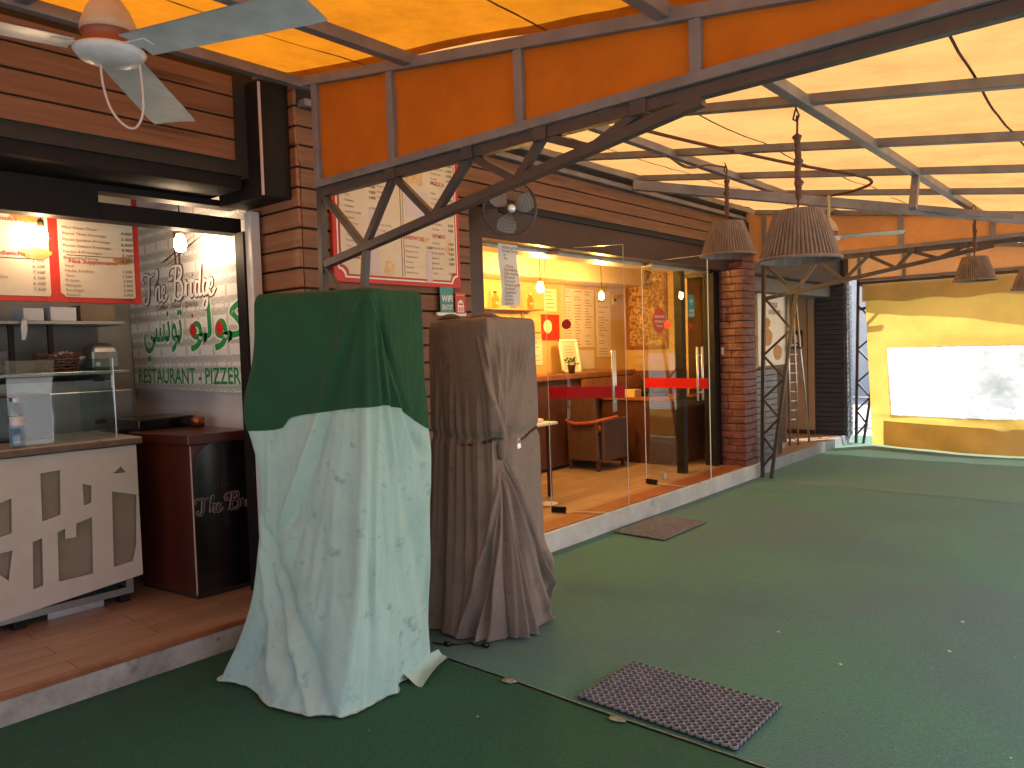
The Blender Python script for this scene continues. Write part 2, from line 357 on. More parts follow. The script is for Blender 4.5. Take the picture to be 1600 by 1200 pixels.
SCRIPT = [  # script lettering for the two-word name, strokes in units of x-height
    [(-.65, 1.35), (-.85, 1.65), (-.6, 1.98), (-.1, 1.95), (.4, 1.8), (1.0, 1.95)],
    [(.25, 1.9), (.15, 1.3), (.08, .5), (-.15, 0), (-.55, -.05), (-.65, .3), (-.35, .45)],
    [(1.1, .9), (1.55, 1.6), (1.65, 2.1), (1.45, 2.0), (1.25, 1.0), (1.15, 0)],
    [(1.17, .4), (1.45, .95), (1.75, .95), (1.7, .45), (1.75, .03), (2.05, .15)],
    [(2.05, .4), (2.5, .6), (2.55, .95), (2.25, .9), (2.1, .45), (2.25, 0), (2.6, .05), (2.95, .4)],
    [(3.75, 1.5), (3.3, 1.35), (3.2, 1.8), (3.6, 2.15), (4.4, 2.2), (5.0, 2.05), (5.05, 1.6), (4.6, 1.25), (4.25, 1.2)],
    [(4.35, 2.15), (4.15, 1.3), (3.95, .3), (3.75, -.15)],
    [(4.25, 1.2), (4.8, 1.15), (5.15, .75), (5.0, .2), (4.5, -.05), (4.1, .1), (4.05, .4)],
    [(5.3, .1), (5.5, .6), (5.55, 1.05), (5.7, .92), (5.95, .95)], [(5.62, .9), (5.6, .1)],
    [(6.35, .95), (6.28, .45), (6.32, .05), (6.6, .15)], [(6.42, 1.35), (6.44, 1.5)],
    [(7.35, .85), (7.05, .95), (6.85, .5), (6.95, .05), (7.25, .15), (7.45, .6)], [(7.75, 2.05), (7.6, 1.3), (7.45, .5), (7.5, .03), (7.8, .15)],
    [(8.4, .85), (8.1, .95), (7.9, .5), (8.0, .05), (8.3, .2), (8.45, .7)], [(8.55, .95), (8.45, .2), (8.3, -.6), (8.0, -.85), (7.8, -.6), (8.1, -.25), (8.6, .05)],
    [(8.65, .35), (9.05, .55), (9.1, .95), (8.8, .9), (8.65, .45), (8.8, 0), (9.15, .05), (9.5, .4)]]
def script(mb, o, r, u, sc, wd, dz, upto=99):
    o, r, u = Vector(o), Vector(r), Vector(u); n = r.cross(u)
    for st in SCRIPT:
        if max(p[0] for p in st) > upto: continue
        P = catmull([(a, b, 0) for a, b in st], 7); b = len(mb.v)
        for i, p in enumerate(P):
            d = (P[min(i + 1, len(P) - 1)] - P[max(i - 1, 0)]); d = d.normalized() if d.length > 1e-6 else Vector((1, 0, 0))
            k = wd * (1.25 if d.y < -.3 else .8) * (.75 if i in (0, len(P) - 1) else 1)
            for sg in (-1, 1):
                q = p + Vector((-d.y, d.x, 0)) * k * sg; mb.v.append(tuple(o + r * q.x * sc + u * q.y * sc + n * (dz + .00003 * (b % 97))))
        for i in range(len(P) - 1): mb.f.append((b + 2 * i, b + 2 * i + 2, b + 2 * i + 3, b + 2 * i + 1)); mb.m.append(mb.mi)
FX = dict(r=(0, 1, 0), u=(0, 0, 1))      # a plane looking towards +X
FY = dict(r=(1, 0, 0), u=(0, 0, 1))      # a plane looking towards -Y

# ------------------------------------------------------------ ground
struct(MB().grid([[(x, y, -.03) for x in (-90, -20, 0, 20, 90)] for y in (-60, -10, 0, 30, 120)][::-1]).build('ground', m_asph))
def turf_sheet(y0, y1, m, x1=2.2, x0=-3.95, z=0.0):
    ys = np.linspace(y0, y1, 40); xs = np.linspace(x0, x1, 30)
    P = [[(x, y + (.012 * noise.noise((x * 2, y, 3)) if j in (0, 39) else 0), z + .004 * noise.noise((x * 1.3, y * 1.3, 1))) for x in xs] for j, y in enumerate(ys)]
    return struct(MB().grid(P[::-1]).build('turf_ground', m, smooth=True))
turf_sheet(-4, 2.675, m_turf_a); turf_sheet(2.69, 8.44, m_turf_b, z=.001); turf_sheet(8.455, 13.2, m_turf_c)
m_edge = M('turf_backing', (.30, .32, .27), (.10, .15, .11), 30, .8)
b = MB()
for (xa, xb, y) in ((-2.42, -1.25, 2.682), (-1.2, 2.2, 2.682), (-2.9, -1.55, 8.447), (-1.42, 2.2, 8.447), (-3.9, -3.2, 8.447)):
    P = [(xa + (xb - xa) * i / 30, y + .006 * noise.noise((xa + i, y, 0)), 0) for i in range(31)]
    b.grid([[(p[0], p[1] - .001 - .004 * noise.noise((p[0] * 9, 1, 1)), .0075) for p in P], [(p[0], p[1] + .004, .0075) for p in P]])
for (cx, cy) in ((-2.38, 2.66), (-1.76, 2.655)):
    b.poly([(cx + (.03 + .025 * random.random()) * math.cos(a), cy + (.018 + .012 * random.random()) * math.sin(a), .009) for a in [k * .7 for k in range(9)]])
tag(b.build('turf_seam', m_edge), None, None, kind='structure')
b = MB()
for i in range(95):
    x = random.uniform(-3.5, .3); y = random.uniform(.9, 8.5) if i < 60 else random.uniform(1.2, 4.5); s_ = random.choice((.0016, .002, .0025, .003, .0065)) * random.uniform(.7, 1.3) * (1 + .10 * y)
    b.poly([(x + s_ * random.uniform(.5, 1.3) * math.cos(a), y + s_ * random.uniform(.4, 1.2) * math.sin(a), .008 + .003 * random.random()) for a in (0, 1.3, 2.5, 3.9, 5.1)])
tag(b.build('litter', M('scrap_paper', (.5, .5, .47), rough=.7)), 'small white paper scraps scattered over the green turf', 'litter', kind='stuff')

# ------------------------------------------------------------ building
B = thing('restaurant_building', (-4.5, 4, 0), 'restaurant front clad in orange pine boards with red brick pillar', 'building')
def boards(mb, x, y0, y1, z0, z1, n, t=.022, step=None):
    h = (z1 - z0) / n
    for i in range(n):
        j = .003 * random.random(); mb.box(x - t, x + j, y0, y1, z0 + i * h + .005, z0 + (i + 1) * h - .005)
b = MB(); boards(b, -3.91, -3.5, 2.24, 2.69, 3.16, 4); b.build('left_fascia', m_fascia, B, bevel=.004)
b = MB(); boards(b, -3.75, 2.53, 8.66, 2.70, 3.02, 3); b.build('right_fascia', m_fascia, B, bevel=.004)
MB().box(-4.05, -3.935, -3.5, 2.38, 2.62, 3.3).box(-4.05, -3.775, 2.55, 8.66, 2.66, 3.3).build('fascia_backing', m_dark, B)
MB().box(-3.80, -3.70, 2.56, 8.66, 3.022, 3.062).build('fascia_trim', m_paint, B, bevel=.003)
# return of the pine wall between kitchen opening and menu wall
b = MB(); n = 26; z0, z1 = .15, 3.14; h = (z1 - z0) / n
for i in range(n):
    j = .003 * random.random()
    b.box(-4.30, -3.752 + j, 2.52 - j, 2.542, z0 + i * h + .006, z0 + (i + 1) * h - .006)
b.build('return_wall', m_fascia2, B, bevel=.004)
b = MB()
for i in range(n):
    if z0 + i * h < 2.69:
        j = .003 * random.random(); b.box(-3.775, -3.752 + j, 2.546, 3.93, z0 + i * h + .006, z0 + (i + 1) * h - .006)
b.build('menu_wall', m_fascia, B, bevel=.004)
MB().box(-4.30, -3.78, 2.55, 3.93, .14, 3.14).build('wall_core', m_dark, B)
# kitchen opening: dark shutter housing, slot, frame
MB().box(-4.42, -3.96, -3.5, 2.30, 2.552, 2.685).box(-4.42, -4.30, -3.5, 1.66, 2.36, 2.55).box(-4.42, -4.30, 1.66, 2.48, 2.36, 2.452).box(-4.42, -4.30, 1.66, 2.48, 2.512, 2.55).build('shutter_header', m_black, B, bevel=.004)
MB().box(-4.28, -3.80, 2.33, 2.515, 2.50, 3.14).build('shutter_housing', m_black, B, bevel=.006)
MB().box(-3.80, -3.79, 2.325, 2.337, 2.50, 3.12).build('housing_edge', [m_pink], B)  # thin pale strip along the housing's near corner
MB().box(-4.30, -4.20, 2.43, 2.50, .15, 2.36).build('opening_frame', m_black, B, bevel=.003)
MB().box(-4.195, -4.125, 2.44, 2.50, .5, 2.47).build('opening_trim', m_whitep, B, bevel=.003)
# entrance: header, posts
b = MB().box(-4.12, -3.80, 3.93, 8.36, 2.43, 2.69); b.build('entrance_header', m_header, B, bevel=.004)
MB().box(-4.20, -3.99, 4.2, 8.36, 2.405, 2.43).build('header_track', m_alu, B)
MB().box(-3.92, -3.79, 3.96, 4.11, .16, 2.43).build('entrance_post', m_header, B, bevel=.005)
MB().box(-4.10, -4.00, 7.52, 7.60, .16, 2.43).build('window_post', m_black, B, bevel=.004)
MB().box(-4.08, -3.94, 8.18, 8.30, .16, 2.43).build('window_frame', m_black, B, bevel=.004)
MB().box(-4.054, -4.044, 6.86, 7.52, .20, 2.42).build('fixed_pane', glass('fixed_glass', (.93, .95, .95), 1.5, 0, .06), B)
MB().box(-4.054, -4.044, 7.60, 8.18, .20, 2.42).build('fixed_pane', m_glass, B)
MB().box(-4.03, -4.00, 7.595, 7.612, 1.02, 1.12).build('door_lock', m_brass, B, bevel=.002)
MB().box(-4.03, -4.0, 7.06, 7.12, .17, .24).build('floor_stop', m_alu, B, bevel=.002)
# red pillar in thin courses
b = MB(); n = 30; z0, z1 = .15, 2.70; h = (z1 - z0) / n
for i in range(n):
    a = z0 + i * h; j = [.013 * random.random() for _ in range(4)]; sp = random.uniform(-3.86, -3.72)
    b.box(-3.93, sp - .002, 8.30 - j[0], 8.34, a + .004, a + h - .004); b.box(sp + .002, -3.64 + j[2], 8.30 - j[1], 8.34, a + .004, a + h - .004)
    b.box(-3.68, -3.64 + j[2], 8.341, 8.64, a + .004, a + h - .004)
b.build('brick_pillar', m_brickr, B, bevel=.004)
MB().box(-4.1, -3.685, 8.345, 8.64, .14, 3.0).build('pillar_core', m_dark, B)
MB().box(-3.912, -3.88, 8.285, 8.299, 1.46, 1.55).build('light_switch', m_pink, B, bevel=.003)
# steps and floors
b = MB().box(-8, -3.885, -3.5, 2.53, .10, .146); b.build('kitchen_floor', m_tilel, B)
MB().box(-3.884, -3.868, -3.5, 2.53, .118, .147).build('step_nosing', m_mwood, B, bevel=.003)
MB().box(-4.2, -3.872, -3.5, 2.53, -.02, .117).build('kitchen_riser', m_conc, B, bevel=.004)
MB().box(-8, -3.66, 2.531, 8.74, .10, .165).build('entrance_floor', m_tilel, B)
MB().box(-3.659, -3.62, 2.2, 8.76, -.02, .163).build('entrance_riser', m_marble, B, bevel=.005)
MB().box(-3.85, -3.64, 2.531, 8.75, .166, .172).build('threshold', m_mwood, B)
# kitchen shell
MB().box(-6.25, -6.1, -3.5, 2.7, .1, 3.2).build('kitchen_back_wall', m_kwall, B)
MB().box(-6.1, -4.305, 2.56, 2.62, .15, 3.2).build('kitchen_side_wall', m_wallw, B)
MB().box(-6.2, -4.0, -3.5, 2.6, 3.2, 3.26).build('kitchen_ceiling', m_kwall, B)
# dining room shell
MB().box(-5.95, -5.80, 2.63, 9.2, 1.25, 3.2).box(-5.80, -4.12, 9.2, 9.3, 1.25, 3.2).build('dining_wall', m_tan, B)
MB().box(-5.95, -5.79, 2.63, 9.19, .16, 1.249).box(-5.79, -4.12, 9.19, 9.3, .16, 1.249).build('wainscot', m_wains, B)
MB().box(-5.80, -4.3, 2.63, 2.7, .15, 3.0).build('dining_side_wall', m_wallw, B)
MB().box(-5.9, -4.13, 2.63, 9.3, 2.95, 3.0).build('dining_ceiling', m_soffit, B)
MB().box(-5.79, -5.3, 2.7, 8.95, 2.40, 2.94).build('soffit', m_soffit, B)
MB().box(-6.2, -3.95, -3.5, 9.4, 3.27, 3.33).build('roof', m_conc, B)
MB().box(-4.1, -3.95, 8.64, 9.35, .15, 3.2).build('rear_wall', m_dark, B)
MB().box(-5.799, -5.78, 7.7, 7.79, .16, 2.4).build('pipe_cover', m_soffit, B)

# neighbouring shop
Nb = thing('neighbouring_shop', (-4.2, 10.6, 0), 'closed shop with dark grey slatted cladding and beige door past the brick pillar', 'shop front')
b = MB(); n = 16; z0, z1 = .06, 1.26; h = (z1 - z0) / n
for i in range(n):
    a = z0 + i * h; s1 = random.uniform(8.9, 9.3); b.box(-3.73, -3.70 + .004 * random.random(), 8.78, s1 - .002, a + .004, a + h - .004); b.box(-3.73, -3.70 + .004 * random.random(), s1 + .002, 9.42, a + .004, a + h - .004)
b.build('low_wall', m_slate, Nb, bevel=.003)
MB().box(-3.93, -3.735, 8.78, 9.42, .02, 1.26).box(-3.80, -3.735, 9.43, 9.66, .15, 1.25).build('low_wall_core', m_dark, Nb)
b = MB(); n = 31; z0, z1 = .12, 2.42; h = (z1 - z0) / n
for i in range(n):
    a = z0 + i * h; b.box(-3.66, -3.63 + .005 * random.random(), 12.0, 12.26, a + .004, a + h - .004)
b.build('pillar_cladding', m_slate, Nb, bevel=.003)
b = MB()
for i in range(n):
    a = z0 + i * h; b.box(-4.10, -3.661, 11.97 - .005 * random.random(), 12.0, a + .003, a + h - .003)
b.build('pillar_side', m_slate_d, Nb, bevel=.003)  # same pillar cladding, this face's shade painted in
MB().box(-5.0, -3.665, 12.005, 12.26, .1, 3.3).build('pillar_core', m_dark, Nb)
MB().box(-4.62, -4.60, 8.8, 12.0, .1, 2.5).build('shop_wall', m_soffit, Nb)
b = MB().box(-4.598, -4.105, 11.96, 11.985, .12, 2.36); b.build('beige_door', M('beige_laminate', (.45, .30, .20), (.40, .26, .17), 3, .5), Nb)
MB().box(-4.21, -4.203, 11.952, 11.959, .12, 2.36).build('door_seam', m_dwood, Nb); MB().box(-4.598, -4.105, 11.94, 11.959, .12, .2).build('door_skirting', m_dwood, Nb)
MB().box(-4.40, -4.28, 11.945, 11.959, 1.50, 1.76).build('door_notice', m_blackgl, Nb)
b = MB(); b.ppoly((-4.40, 11.944, 1.5), pts=[(.015, .05), (.05, .08), (.04, .19), (.015, .2)], **FY); b.ppoly((-4.40, 11.944, 1.5), pts=[(.065, .05), (.105, .05), (.10, .18), (.08, .2), (.065, .12)], **FY)
b.build('notice_picture', m_paper, Nb)
b = MB().box(-4.6, -3.72, 8.7, 12.3, 2.43, 3.3); b.build('shop_header', m_slate_d, Nb)
MB().box(-4.2, -3.86, 8.8, 12.0, 2.25, 2.425).build('shutter_box', M('grey_shutter', (.16, .15, .16), (.12, .11, .12), 4, .5), Nb, bevel=.01)
MB().box(-3.668, -3.66, 12.02, 12.2, 2.1, 2.3).build('shutter_end_plate', m_alu, Nb)
MB().box(-8, -3.70, 8.75, 12.3, .06, .135).build('shop_floor', m_tilel, Nb)
MB().box(-3.699, -3.66, 8.78, 12.28, -.02, .134).build('shop_riser', m_gstone, Nb, bevel=.004)
MB().box(-3.73, -3.64, 8.66, 8.78, -.02, .17).build('end_block', m_conc, Nb, bevel=.004)

# ------------------------------------------------------------ canopy
C = thing('terrace_canopy', (-3.55, 2.5, 0), 'orange tarpaulin canopy on grey steel trusses over the green terrace', 'canopy')
def rz(x): return 3.12 - .147 * (x + 3.55)
xs = np.linspace(-3.98, 1.0, 70); ys = np.linspace(-3.4, 12.7, 200)
PY = [-3, -1.6, -.2, 1.15, 2.5, 3.93, 5.1, 6.2, 7.28, 8.6, 9.8, 11.0, 12.2]
def sag(x, y):
    k = max(i for i in range(len(PY)) if PY[i] <= max(y, -3)); t = 0 if k == len(PY) - 1 else (y - PY[k]) / (PY[k + 1] - PY[k])
    d = .03 * math.sin(math.pi * max(0, min(1, t))) * (.6 + .4 * math.sin(x * 2.2 + k))
    return rz(x) + .052 - d + .012 * noise.noise((x * 1.2, y * .9, 4)) + .007 * noise.noise((x * 2.2, y * 5, 2)) + .004 * noise.noise(((x + y) * 6, (x - y) * 1.2, 7))
MB().grid([[(x, y, sag(x, y)) for x in xs] for y in ys if y <= 2.6]).build('roof_tarp', m_tarp, C, smooth=True)
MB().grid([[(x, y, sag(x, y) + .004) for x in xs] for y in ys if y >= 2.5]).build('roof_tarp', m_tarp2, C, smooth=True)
b = MB()
for x in (-3.2, -2.0, -.6, .4):
    for k in range(3):
        yy = np.linspace(-3 + k * 5.4, 2.4 + k * 5.1, 40); b.grid([[(x + .05 * math.sin(y) - .006, y, sag(x, y) - .006) for y in yy], [(x + .05 * math.sin(y) + .006, y, sag(x, y) - .006) for y in yy]])
b.build('tarp_seam', m_seam, C)
for x in (-3.70, -2.74, -1.37, -.18, .97):
    MB().beam((x, -3.4, rz(x) - .005), (x, 12.25, rz(x) - .005), .055, .055).build('rafter', m_paint, C, bevel=.004)
for y in PY:
    if y in (2.5, 8.6, 12.2): continue
    MB().beam((-3.68, y, rz(-3.68) + .012), (1.0, y, rz(1.0) + .012), .055, .05).build('purlin', m_paint, C, bevel=.004)
def truss(y, val=True, col=True, zc=2.49, low=True):
    t = .045
    b = MB(); b.beam((-3.6, y, rz(-3.6) - .02), (1.0, y, rz(1.0) - .02), .05, .05)       # sloping top rail
    b.beam((-3.52, y, zc + .045), (1.0, y, zc + .045), .045, .04)                          # rail carrying the cloth
    for x in (-3.5, -2.88, -2.06, -1.25, -.4, .3, .95): b.beam((x, y, zc + .06), (x, y, rz(x) - .045), .045, .045)
    b.build('truss_rail', m_paint, C, bevel=.004)
    b = MB(); b.beam((-3.5, y + .02, zc), (1.0, y + .02, zc), t, .045)
    b.beam((-3.50, y + .02, zc - .39), (-1.24 if low else -2.9, y + .02, zc - .028 if low else zc - .29), t * .96, .043)
    up = [-3.5, -2.91, -2.38, -1.96, -1.49]; lo = [(-3.16, 2.155), (-2.635, 2.24), (-2.11, 2.325), (-1.72, 2.385)]
    for i in range(4 if low else 1):
        b.beam((up[i], y + .02, zc - .01), (lo[i][0], y + .02, lo[i][1]), .035, .035); b.beam((lo[i][0], y + .02, lo[i][1]), (up[i + 1], y + .02, zc - .01), .035, .035)
    for x in up[1:]: b.box(x - .035, x + .035, y - .015, y + .045, zc - .03, zc + .04)
    b.build('truss_web', m_steel_dark, C, bevel=.003)
    if col:
        b = MB(); b.beam((-3.52, y + .02, 2.53), (-3.575, y + .02, 0), .04, .04); b.beam((-3.15, y + .02, 2.14), (-3.47, y + .02, 0.0), .035, .035)
        zz = [2.12, 1.73, 1.44, 1.17, .93, .71, .50, .31, .12]; left = True
        for i in range(len(zz) - 1):
            fa = lambda z: -3.575 + .055 * z / 2.53; fb = lambda z: -3.47 + .32 * z / 2.14
            p = (fa(zz[i]), y + .02, zz[i]) if left else (fb(zz[i]), y + .02, zz[i]); q = (fb(zz[i + 1]), y + .02, zz[i + 1]) if left else (fa(zz[i + 1]), y + .02, zz[i + 1])
            b.beam(p, q, .024, .024); left = not left
        b.build('lattice_column', m_steel_dark, C, bevel=.002)
    if val:
        X = np.linspace(-3.5 if y < 5 else -3.72, 1.0, 90)
        P = [[(x, y + .005 + .006 * noise.noise((x * 2, k, y)) + .003 * math.sin(x * 14 + k), (zc + .05) * (1 - k / 8) + (rz(x) - .03) * k / 8) for x in X] for k in range(9)]
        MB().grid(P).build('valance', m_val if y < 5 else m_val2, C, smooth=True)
truss(2.5); truss(8.6); truss(12.2, True, True, 2.44, False)
for x, y in ((.93, 2.5), (.93, 8.6), (.93, 12.2)):
    MB().beam((x, y, 0), (x, y, 2.4), .08, .08).build('outer_post', m_paint, C, bevel=.004)
MB().beam((-3.62, 5.93, 3.04), (-.62, 8.55, 2.58), .06, .085).build('brace', m_paint, C, bevel=.004)
MB().beam((-1.37, 6.15, 2.76), (-1.37, 6.05, 2.52), .05).build('brace_strut', m_paint, C, bevel=.004); MB().beam((-2.4, 7.3, 2.9), (-1.0, 7.9, 2.62), .05).build('brace_strut', m_paint, C, bevel=.004)
P = catmull([(-2.7, 3.1, rz(-2.7) + .02), (-2.5, 4.3, rz(-2.5)), (-2.1, 5.6, rz(-2.1)), (-1.75, 6.35, rz(-1.75) - .01), (-2.0, 6.9, rz(-2) - .02), (-2.5, 7.5, rz(-2.5))], 8)
MB().tube(P, .012, 6).build('bent_conduit', m_seam, C, smooth=True)

# far curtain
F = thing('terrace_curtain', (-1.6, 11.9, 0), 'yellow curtain with clear plastic window closing the far end of the terrace', 'curtain')
def cy(x, z):
    y = 11.95 + .10 * noise.noise((x * .8, z * .5, 5)) - .35 * max(0, min(1, (x + 3.3) / 1.2)) * max(0, 1 - z / 1.6)
    return y + .018 * math.sin(x * 5 + 2.0 * z) * (1 if z < .45 else .35) + .02 * noise.noise((x * 3, z * 3, 8))
def cpatch(mb, x0, x1, z0, z1, nx, nz, dy=0, lean=0):
    mb.grid([[((x0 + (x1 - x0) * i / nx) - (.0 if i else lean * (1 - j / nz)), cy(x0 + (x1 - x0) * i / nx, z0 + (z1 - z0) * j / nz) + dy, z0 + (z1 - z0) * j / nz) for i in range(nx + 1)] for j in range(nz + 1)])
b = MB()
def cx0(z): return -3.28 - .07 * z / 2.4
for (xa, xb, za, zb, na, nb_) in ((None, 1.6, .02, .48, 90, 14), (None, 1.6, 1.46, 2.36, 90, 20), (None, -3.06, .48, 1.46, 6, 20), (1.3, 1.6, .48, 1.46, 4, 20)):
    rows = []
    for j in range(nb_ + 1):
        z = za + (zb - za) * j / nb_; x0 = cx0(z) if xa is None else xa; xe = xb + (.07 * (1 - (z - .48) / .98) if xb == -3.06 else 0)
        rows.append([(x0 + (xe - x0) * i / na, cy(x0 + (xe - x0) * i / na, z), z) for i in range(na + 1)])
    b.grid(rows)
b.build('curtain_cloth', m_curt, F, smooth=True)
rows = [[(-3.06 + .07 * (1 - j / 20) + (1.3 + 3.06) * i / 60, cy(-3.06 + 4.36 * i / 60, .48 + .98 * j / 20) + .004, .485 + .97 * j / 20) for i in range(61)] for j in range(21)]
MB().grid(rows).build('plastic_window', m_clear, F, smooth=True)
rows = [[(-3.10 + 4.6 * i / 60, cy(-3.1 + 4.6 * i / 60, .03 + .32 * j / 12) - .03 - .012 * math.sin(i * .5 + j * .35), .03 + (.36 - .07 * i / 60) * j / 12) for i in range(61)] for j in range(13)]
MB().grid(rows).build('lower_patch', m_curt2, F, smooth=True)
rows = [[(-3.38 + 5 * i / 60, cy(-3.3 + 5 * i / 60, 2.2) - .03, 2.14 + .26 * j / 6 + .02 * math.sin(i * .7) * (1 - j / 6)) for i in range(61)] for j in range(7)]
MB().grid(rows).build('top_flap', m_curt2, F, smooth=True)
# trees outside, beyond the curtain
def tree(x, y, h, s, lab):
    T = thing('street_tree', (x, y, 0), lab, 'tree', 'trees outside beyond the curtain'); rnd = random.Random(s)
    b = MB().tube([(x, y, 0), (x + .05, y, h * .35), (x - .03, y + .1, h * .6)], [.11, .09, .05], 8)
    for k in range(6):
        a = k * 1.05; b.tube([(x, y, h * .38 + k * .1), (x + .5 * math.cos(a), y + .5 * math.sin(a), h * .55 + k * .12), (x + .9 * math.cos(a), y + .9 * math.sin(a), h * .7 + k * .1)], [.04, .03, .012], 5)
    b.build('trunk', m_bark, T, smooth=True); b = MB()
    cl = [(x + rnd.gauss(0, .6), y + rnd.gauss(0, .6), h * .72 + rnd.gauss(0, .5)) for _ in range(26)]
    for k in range(2600):
        c = rnd.choice(cl); p = Vector(c) + Vector((rnd.gauss(0, .22), rnd.gauss(0, .22), rnd.gauss(0, .18))); d = Vector((rnd.gauss(0, 1), rnd.gauss(0, 1), rnd.gauss(0, 1))).normalized(); e = d.orthogonal().normalized() * .05; g = d.cross(e).normalized() * .035
        b.poly([p - e, p + g, p + e, p - g])
    b.build('crown', m_tree, T)
tree(-2.7, 16.5, 2.6, 1, 'small leafy tree seen dimly through the plastic window, nearest the building'); tree(-1.7, 17.5, 2.3, 2, 'small leafy tree seen dimly through the plastic window, middle one'); tree(.2, 16.8, 2.4, 3, 'small leafy tree seen dimly through the plastic window, farthest from the building')
MB().box(-14, 8, 22, 22.3, 0, 3.2).build('boundary_wall', m_wallw)
tag(bpy.data.objects['boundary_wall'], 'white boundary wall across the street behind the yellow curtain', 'wall')

# ------------------------------------------------------------ cloth-covered appliances
def per(ctrl, us, n=4):
    """periodic Catmull-Rom through (u, x, y)"""
    c = sorted(ctrl); c = [(c[-1][0] - n, *c[-1][1:])] + c + [(c[0][0] + n, *c[0][1:]), (c[1][0] + n, *c[1][1:])]; out = []
    c = [(c[0][0] - .3, *c[0][1:])] + c
    for u in us:
        i = max(k for k in range(len(c)) if c[k][0] <= u + 1e-9); i = min(i, len(c) - 2)
        t = (u - c[i][0]) / max(1e-6, c[i + 1][0] - c[i][0]); a, b_, d, e = c[max(i - 1, 0)], c[i], c[i + 1], c[min(i + 2, len(c) - 1)]
        r = []
        for k in (1, 2):
            m1 = (d[k] - a[k]) / max(1e-6, d[0] - a[0]) * (d[0] - b_[0]); m2 = (e[k] - b_[k]) / max(1e-6, e[0] - b_[0]) * (d[0] - b_[0])
            r.append((2 * t ** 3 - 3 * t * t + 1) * b_[k] + (t ** 3 - 2 * t * t + t) * m1 + (-2 * t ** 3 + 3 * t * t) * d[k] + (t ** 3 - t * t) * m2)
        out.append(r)
    return np.array(out)
def drape(top, bot, ztop, us, vs, wfun, folds, seed, extra=None, rough=.004, rnd=.03, hem=None):
    """rows of points: u runs round the box (0..4), v from the top edge (0) to the hem (1)"""
    T0 = np.array([[*top[int(u) % 4]] for u in us]); fr = us % 1
    T1 = np.array([[*top[(int(u) + 1) % 4]] for u in us]); T = T0 * (1 - fr)[:, None] + T1 * fr[:, None]
    k = np.ones(13) / 13; Tp = np.vstack([T[-13:], T, T[:13]]); T = np.stack([np.convolve(Tp[:, i], k, 'same')[13:-13] for i in (0, 1)], 1)
    Bt = per(bot, us)
    tan = np.roll(T * .5 + Bt * .5, -3, 0) - np.roll(T * .5 + Bt * .5, 3, 0); nr = np.stack([tan[:, 1], -tan[:, 0]], 1); nr /= np.linalg.norm(nr, axis=1)[:, None]
    cen = T.mean(0)
    if ((T + nr * .1 - cen) ** 2).sum() < ((T - nr * .1 - cen) ** 2).sum(): nr = -nr
    P = np.zeros((len(vs), len(us), 3)); zh = np.array([hem(u) if hem else .006 for u in us])
    for i, v in enumerate(vs):
        vv = v if np.ndim(v) else np.full(len(us), v)
        w = wfun(vv, us); d = np.zeros(len(us))
        for (u0, v0, u1, v1, amp, wd, g) in folds:
            t = np.clip((vv - v0) / (v1 - v0), 0, 1); uc = u0 + (u1 - u0) * t ** g; du = (us - uc + 2) % 4 - 2
            act = np.clip((vv - v0) / .06, 0, 1) * np.clip((v1 - vv) / .05, 0, 1) if v1 < .99 else np.clip((vv - v0) / .06, 0, 1)
            x = du / (wd * (.35 + .65 * t)); d += amp * 1.75 * act * (.35 + .65 * t) * (np.exp(-1.5 * np.sqrt(x * x + .03)) - .75 * np.exp(-((x - 1.5) ** 2) * 1.2))
        if extra is not None: d += extra(us, vv)
        ins = np.where(vv < rnd, -.028 * (1 - np.sqrt(np.clip(1 - (1 - vv / rnd) ** 2, 0, 1))), 0)
        for j, u in enumerate(us):
            d[j] += rough * noise.noise((u * 7, float(vv[j]) * 6, seed)) + rough * .45 * noise.noise((u * 22, float(vv[j]) * 14, seed + 5)) + rough * 2.2 * noise.noise((u * 2.2, float(vv[j]) * 2.5, seed + 9))
        xy = T * (1 - w)[:, None] + Bt * w[:, None] + nr * (d + ins)[:, None]
        P[i, :, :2] = xy; P[i, :, 2] = ztop * (1 - vv) + zh * vv + .006 * np.array([noise.noise((u * 3, seed, 2)) for u in us]) * (1 - vv)
    return P
def ring_mesh(P, cap=None, capz=0, seed=0):
    mb = MB(); m, n = P.shape[:2]
    mb.v = [tuple(p) for r in P for p in r]
    for i in range(m - 1):
        for j in range(n): mb.f.append((i * n + j, i * n + (j + 1) % n, (i + 1) * n + (j + 1) % n, (i + 1) * n + j)); mb.m.append(0)
    if cap:
        c = P[0].mean(0); prev = 0
        for s in (.93, .84, .7, .5, .25, .05):
            b0 = len(mb.v)
            for j in range(n):
                q = c + (P[0, j] - c) * s; h = capz * (1 - s) + .014 * noise.noise((q[0] * 9, q[1] * 9, seed)) * (1 - s ** 6); mb.v.append((q[0], q[1], q[2] + h))
            for j in range(n): mb.f.append((b0 + j, b0 + (j + 1) % n, prev + (j + 1) % n, prev + j)); mb.m.append(0)
            prev = b0
        mb.f.append(tuple(prev + j for j in range(n))); mb.m.append(0)
    return mb
rr = random.Random(3)
G = thing('covered_appliance', (-3.05, 2.3, 0), 'tall box wrapped in a dark green sheet over a stained pale mint sheet', 'covered appliance')
gtop = [(-3.37, 1.985), (-2.77, 2.235), (-2.79, 2.575), (-3.43, 2.30)]
gbot = [(0, -3.56, 1.90), (.12, -3.50, 1.84), (.32, -3.28, 1.83), (.58, -3.00, 1.84), (.85, -2.80, 1.89), (1.02, -2.73, 1.96), (1.35, -2.72, 2.18), (1.7, -2.80, 2.42), (2.0, -2.86, 2.63), (2.4, -3.05, 2.56), (3.0, -3.50, 2.36), (3.6, -3.64, 2.12)]
us = np.arange(0, 4, 4 / 560)
gf = []
